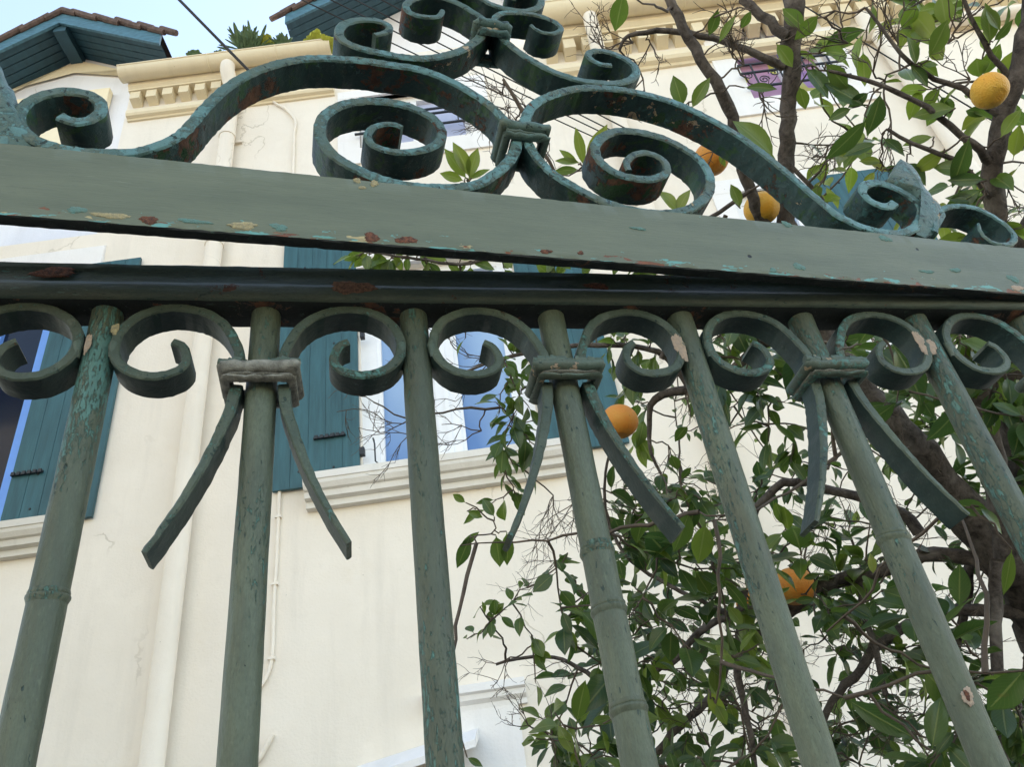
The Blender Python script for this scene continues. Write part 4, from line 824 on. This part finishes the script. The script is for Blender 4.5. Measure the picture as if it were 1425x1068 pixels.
# leafy sprays
SPR=[(500,358,34,1.5,4,.5),(545,360,36,1.5,5,.45),(592,366,34,1.5,5,.4),(650,366,30,1.5,3,.5),(700,372,26,1.5,3,.5),(770,374,30,1.5,6,.4),(830,372,28,1.5,6,.4),(890,372,30,1.5,6,.4),(950,374,34,1.5,6,.4),(1000,372,30,1.5,5,.4),(1040,378,30,1.5,4,.5),
 (648,470,30,1.6,3,.5),(700,510,32,1.7,5,.35),(735,565,36,1.7,6,.25),(712,590,36,1.7,6,.25),(700,620,36,1.7,6,.25),(690,560,32,1.7,5,.4),(725,540,30,1.7,5,.35),(760,520,30,1.7,4,.4),(745,620,36,1.7,5,.25),(700,670,34,1.7,5,.3),(720,690,36,1.7,5,.3),(680,705,36,1.7,4,.35),
 (850,470,36,1.75,6,.45),(885,520,36,1.75,6,.4),(910,470,36,1.75,6,.4),(870,545,34,1.75,4,.35),(960,470,40,1.6,5,.5),(1020,470,42,1.5,5,.5),(1060,500,42,1.5,5,.35),(1040,540,40,1.5,5,.3),(1090,560,42,1.5,6,.25),(1070,610,42,1.5,6,.25),(1010,600,40,1.6,5,.25),(1130,600,40,1.6,5,.3),(1100,640,40,1.6,5,.25),(960,590,36,1.7,3,.3),(1170,560,45,1.4,5,.25),(1230,480,50,1.3,5,.25),(1260,500,50,1.3,5,.2),(1285,560,48,1.3,5,.2),(1240,560,46,1.3,5,.2),(1330,470,42,1.4,6,.5),(1350,500,40,1.4,5,.45),(1320,540,44,1.4,5,.3),(1400,520,44,1.4,5,.3),(1380,600,44,1.4,5,.3),
 (668,845,26,1.7,6,.4),(700,455,26,1.80,5,0.40),(720,480,28,1.80,6,0.30),(740,505,28,1.80,6,0.30),(715,535,28,1.80,6,0.25),(695,575,28,1.80,6,0.20),(725,600,30,1.80,6,0.20),(750,580,28,1.80,5,0.30),(700,640,30,1.80,6,0.30),(730,655,28,1.80,5,0.20),(830,455,30,1.80,6,0.45),(870,470,30,1.80,6,0.50),(905,500,30,1.80,6,0.40),(855,510,30,1.80,6,0.35),(895,455,30,1.80,6,0.50),(880,560,28,1.80,4,0.30),(970,500,32,1.70,6,0.40),(1000,450,34,1.70,5,0.50),(1040,455,34,1.70,5,0.50),(1090,500,34,1.70,6,0.30),(1080,455,32,1.70,5,0.40),(1130,540,34,1.70,6,0.30),(1160,480,34,1.70,6,0.30),(860,700,28,1.90,7,0.20),(890,715,28,1.90,7,0.30),(920,690,28,1.90,6,0.25),(880,745,30,1.90,7,0.15),(910,760,30,1.90,6,0.30),(930,730,30,1.90,6,0.30),(960,660,30,1.90,6,0.30),(985,690,30,1.90,6,0.30),(850,735,26,1.90,6,0.20),(1350,450,36,1.50,6,0.50),(1310,480,36,1.50,6,0.50),(1390,460,36,1.50,6,0.50),(1210,470,36,1.50,6,0.35),(690,860,26,1.7,5,.4),(720,832,26,1.7,5,.35),(738,812,28,1.7,4,.45),(650,890,24,1.7,5,.4),(745,900,30,1.7,6,.3),(790,770,30,1.7,4,.3),(800,810,32,1.7,4,.3),(815,855,36,1.6,6,.2),(835,890,36,1.6,5,.2),(745,950,30,1.7,3,.6)]
for s in SPR: spray(s[0],s[1],s[2],s[3],s[4],s[5])
# the dense lower crown, filled by chance inside the region it covers
def dens(x,y):
    if x<650: return 0
    if y<440: return 0
    d=0
    edge=  {True:0}.get(False,0)
    if x>1090: d=.95 if y>440 else 0
    elif x>930: d=.75 if y>560 else .45
    elif x>860: d=.85 if y>680 else .25
    if y>860 and x>745: d=max(d,.95)
    if 800<x<900 and y>760: d=max(d,.7)
    if x>845 and 690<y<800: d=max(d,.9)
    if y>980 and x>790: d=max(d,.95)
    if 905<x<1090 and 560<y<660: d*=.45
    if 1110<x<1200 and 560<y<660: d*=.5
    return d
cnt=0; random_try=0
while cnt<500:
    x,y=rnd.uniform(700,1470),rnd.uniform(440,1110)
    if rnd.random()>dens(x,min(y,1067)): continue
    dist=rnd.choice([1.45,1.7,1.9,2.1,2.3])*rnd.uniform(.93,1.07)
    tx=np.interp(y,[440,575,640,700,765,860,1050],[1120,1225,1285,1335,1395,1455,1510])
    if abs(x-tx)<75 and 470<y<900: dist=rnd.uniform(2.15,2.4)
    spray(x,y,rnd.uniform(44,80)/dist,dist,rnd.randint(4,7),rnd.choice([.0,.05,.15,.25,.35,.55])); cnt+=1
for _ in range(40):
    x,y=rnd.uniform(1120,1440),rnd.uniform(-20,330); spray(x,y,rnd.uniform(34,50),rnd.uniform(1.5,1.9),rnd.randint(3,5),rnd.choice([.4,.6,.8]))
# bare twiggy growth
def bare(x,y,dist,rpx,n,m_r=.0013,dirp=None):
    p=at(x,y,dist); connect(p,r1=.0015)
    def grow(p,d,L,r,lev):
        n_=max(3,int(L/.018)); P=[p]
        for i in range(n_):
            d=d+rv()*.36; d/=np.linalg.norm(d); P.append(P[-1]+d*L/n_)
        twig.tube([q-TO for q in P],[r*(1-.45*i/n_) for i in range(n_+1)],5,cap=True,jit=.2)
        if lev>0:
            for _ in range(rnd.randint(2,4)):
                j=rnd.randint(1,n_); dd=d+rv()*.8; grow(P[j],dd/np.linalg.norm(dd),L*rnd.uniform(.4,.7),r*.68,lev-1)
    R_=rpx*dist/F
    for _ in range(n):
        d=(RT*(dirp[0])-UP*(dirp[1]))*1.0+rv()*.55 if dirp else rv(); grow(p,d/np.linalg.norm(d),R_*rnd.uniform(.6,1.1),m_r,2)
for b_ in [(1035,90,1.6,55,4,.0016,(-.3,-.8)),(1020,80,1.6,55,4,.0015,(.2,-1)),(1055,120,1.6,60,3,.0018,(-.2,1)),(880,60,1.7,60,3,.0013,(-.9,.0)),(840,70,1.7,50,3,.0013,(-.2,-1)),(895,110,1.65,60,2,.0015,(-.1,1)),(905,60,1.65,60,2,.0015,(0,1)),(720,170,1.7,60,4,.0012,(-.5,-.5)),(740,160,1.7,70,4,.0012,(-.7,.1)),(760,190,1.7,60,3,.0012,(.3,.5)),(700,130,1.7,60,3,.001,(-.8,-.5)),(690,160,1.7,50,3,.001,(-.8,.3)),(1000,200,1.6,50,2,.0013,(-.4,.6)),
  (1175,190,1.5,70,3,.0012,(-.9,.3)),(1130,220,1.5,60,2,.0012,(.3,-.8)),(1215,100,1.5,70,3,.0012,(-.6,-.5)),(1180,60,1.5,60,3,.0012,(-.7,-.4)),(1170,30,1.5,50,3,.0012,(.6,-.6)),(1250,60,1.5,80,3,.0013,(-.2,-.9)),(1320,60,1.5,80,3,.0013,(-.3,-.9)),(1240,170,1.5,70,3,.0012,(-.5,.4)),(1350,110,1.5,60,3,.0012,(-.9,-.3)),(1330,40,1.5,60,3,.0012,(.3,-.9)),(1400,250,1.5,60,3,.0014,(.5,.6)),(1380,330,1.5,50,2,.0012,(.2,-.6)),
  (560,590,1.6,95,2,.0012,(-1,.05)),(520,560,1.6,80,1,.0012,(-1,0)),(600,520,1.6,70,2,.0012,(-1,-.2)),(570,605,1.6,75,2,.0011,(-1,.25)),(690,500,1.7,90,4,.0012,(-1,-.1)),(670,600,1.7,80,2,.0013,(-.9,.3)),
  (770,690,1.8,80,4,.0011,(-.3,1)),(800,700,1.8,85,5,.0012,(-.2,1)),(830,680,1.8,80,4,.0012,(.1,1)),(780,780,1.8,70,3,.001,(-.8,.4)),(880,640,1.8,80,4,.0011,(.2,1)),(930,620,1.8,90,4,.0011,(.2,.9)),(940,700,1.8,70,3,.0011,(.3,.5)),
  (735,1010,1.7,50,3,.001,(-.5,-.7)),(710,915,1.7,60,3,.0011,(-.9,.6)),(880,850,1.8,70,4,.0011,(-.2,.4)),(1000,780,1.8,80,4,.0011,(0,.5)),(1150,720,1.8,80,4,.0011,(0,.6)),(1100,930,1.8,80,5,.0011,(0,.3)),(1250,1000,1.8,80,4,.0011,(0,.3)),(1330,900,1.8,80,4,.0011,(0,.3)),(1180,850,1.8,80,4,.0011,(.2,.5)),(960,980,1.8,80,5,.0011,(0,.3)),(1130,1010,1.8,80,5,.0011,(0,.2)),(960,520,1.7,60,3,.0012,(.1,.9)),(1000,470,1.7,60,3,.0012,(.1,-.3))]: bare(*b_)
for _ in range(60):
    x,y=rnd.uniform(760,1425),rnd.uniform(600,1060)
    if rnd.random()<dens(x,y): bare(x,y,rnd.uniform(1.6,2.1),rnd.uniform(40,80),2,.001)
tw=twig.build('twigs',MT['twig'],tree,80,fix=False); tag(tw,kind='stuff')
cr=crown.build('foliage',MT['leaf'],tree,180,fix=False); tag(cr,kind='stuff')
a_=cr.data.attributes.new('tint','FLOAT','FACE'); a_.data.foreach_set('value',ctint)
uvl=cr.data.uv_layers.new(name='UVMap'); uvl.data.foreach_set('uv',np.array(cuv,dtype=np.float32).ravel())
print('leaf faces',len(crown.f),'twig faces',len(twig.f))
# oranges
def orange(x,y,r,dist,label):
    c=at(x,y,dist); R_=r*dist/F; bm=bmesh.new(); bmesh.ops.create_uvsphere(bm,u_segments=40,v_segments=24,radius=R_)
    ax=rv()*.3+np.array([0,0,1.]); ph=rnd.uniform(0,6)
    for v in bm.verts:
        a=math.atan2(v.co.y,v.co.x); k=1+.012*math.sin(3*a+ph)+.01*math.sin(5*a+2*ph); z=v.co.z/R_
        v.co.x*=k; v.co.y*=k; v.co.z*=.93
        if z>.86: v.co.z-=R_*.09*((z-.86)/.14)
        if z<-.93: v.co.z+=R_*.05
    me=bpy.data.meshes.new('orange'); bm.to_mesh(me); bm.free(); o=link('orange',me,MT['yorange' if 'yellow' in label else 'orange'],None,180)
    o.location=c; o.rotation_euler=(rnd.uniform(-.3,.3),rnd.uniform(-.3,.3),rnd.uniform(0,6)); tag(o,label,'orange','oranges hanging in the tree')
    cx=MB(); 
    for k in range(6):
        a=k*math.pi/3; cx.add([(0,0,R_*.845),(R_*.16*math.cos(a-.4),R_*.16*math.sin(a-.4),R_*.86),(R_*.24*math.cos(a),R_*.24*math.sin(a),R_*.9),(R_*.16*math.cos(a+.4),R_*.16*math.sin(a+.4),R_*.86)],[(0,1,2,3)])
    cx.tube([(0,0,R_*.84),(0,0,R_*1.05)],[R_*.06,R_*.05],7); cx.build('stem',MT['twig'],o)
    nb=NP[int(np.linalg.norm(NP-c,axis=1).argmin())]
    return o
orange(1377,126,20.5,1.42,'yellow orange hanging high at upper right beside the upright branch')
orange(990,221,23,1.68,'orange peeping out under the right sweeping scroll, left of a thin branch')
orange(1060,290,23,1.62,'yellow orange just above the beam behind the right sweeping scroll')
orange(862,587,25.5,1.66,'whole round orange beside the middle collared bar below the rail')
orange(1106,816,26,1.72,'orange among the lower leaves between the two right bars, partly behind a limb')
orange(1046,838,20,1.95,'small orange half hidden behind the third bar from the right')
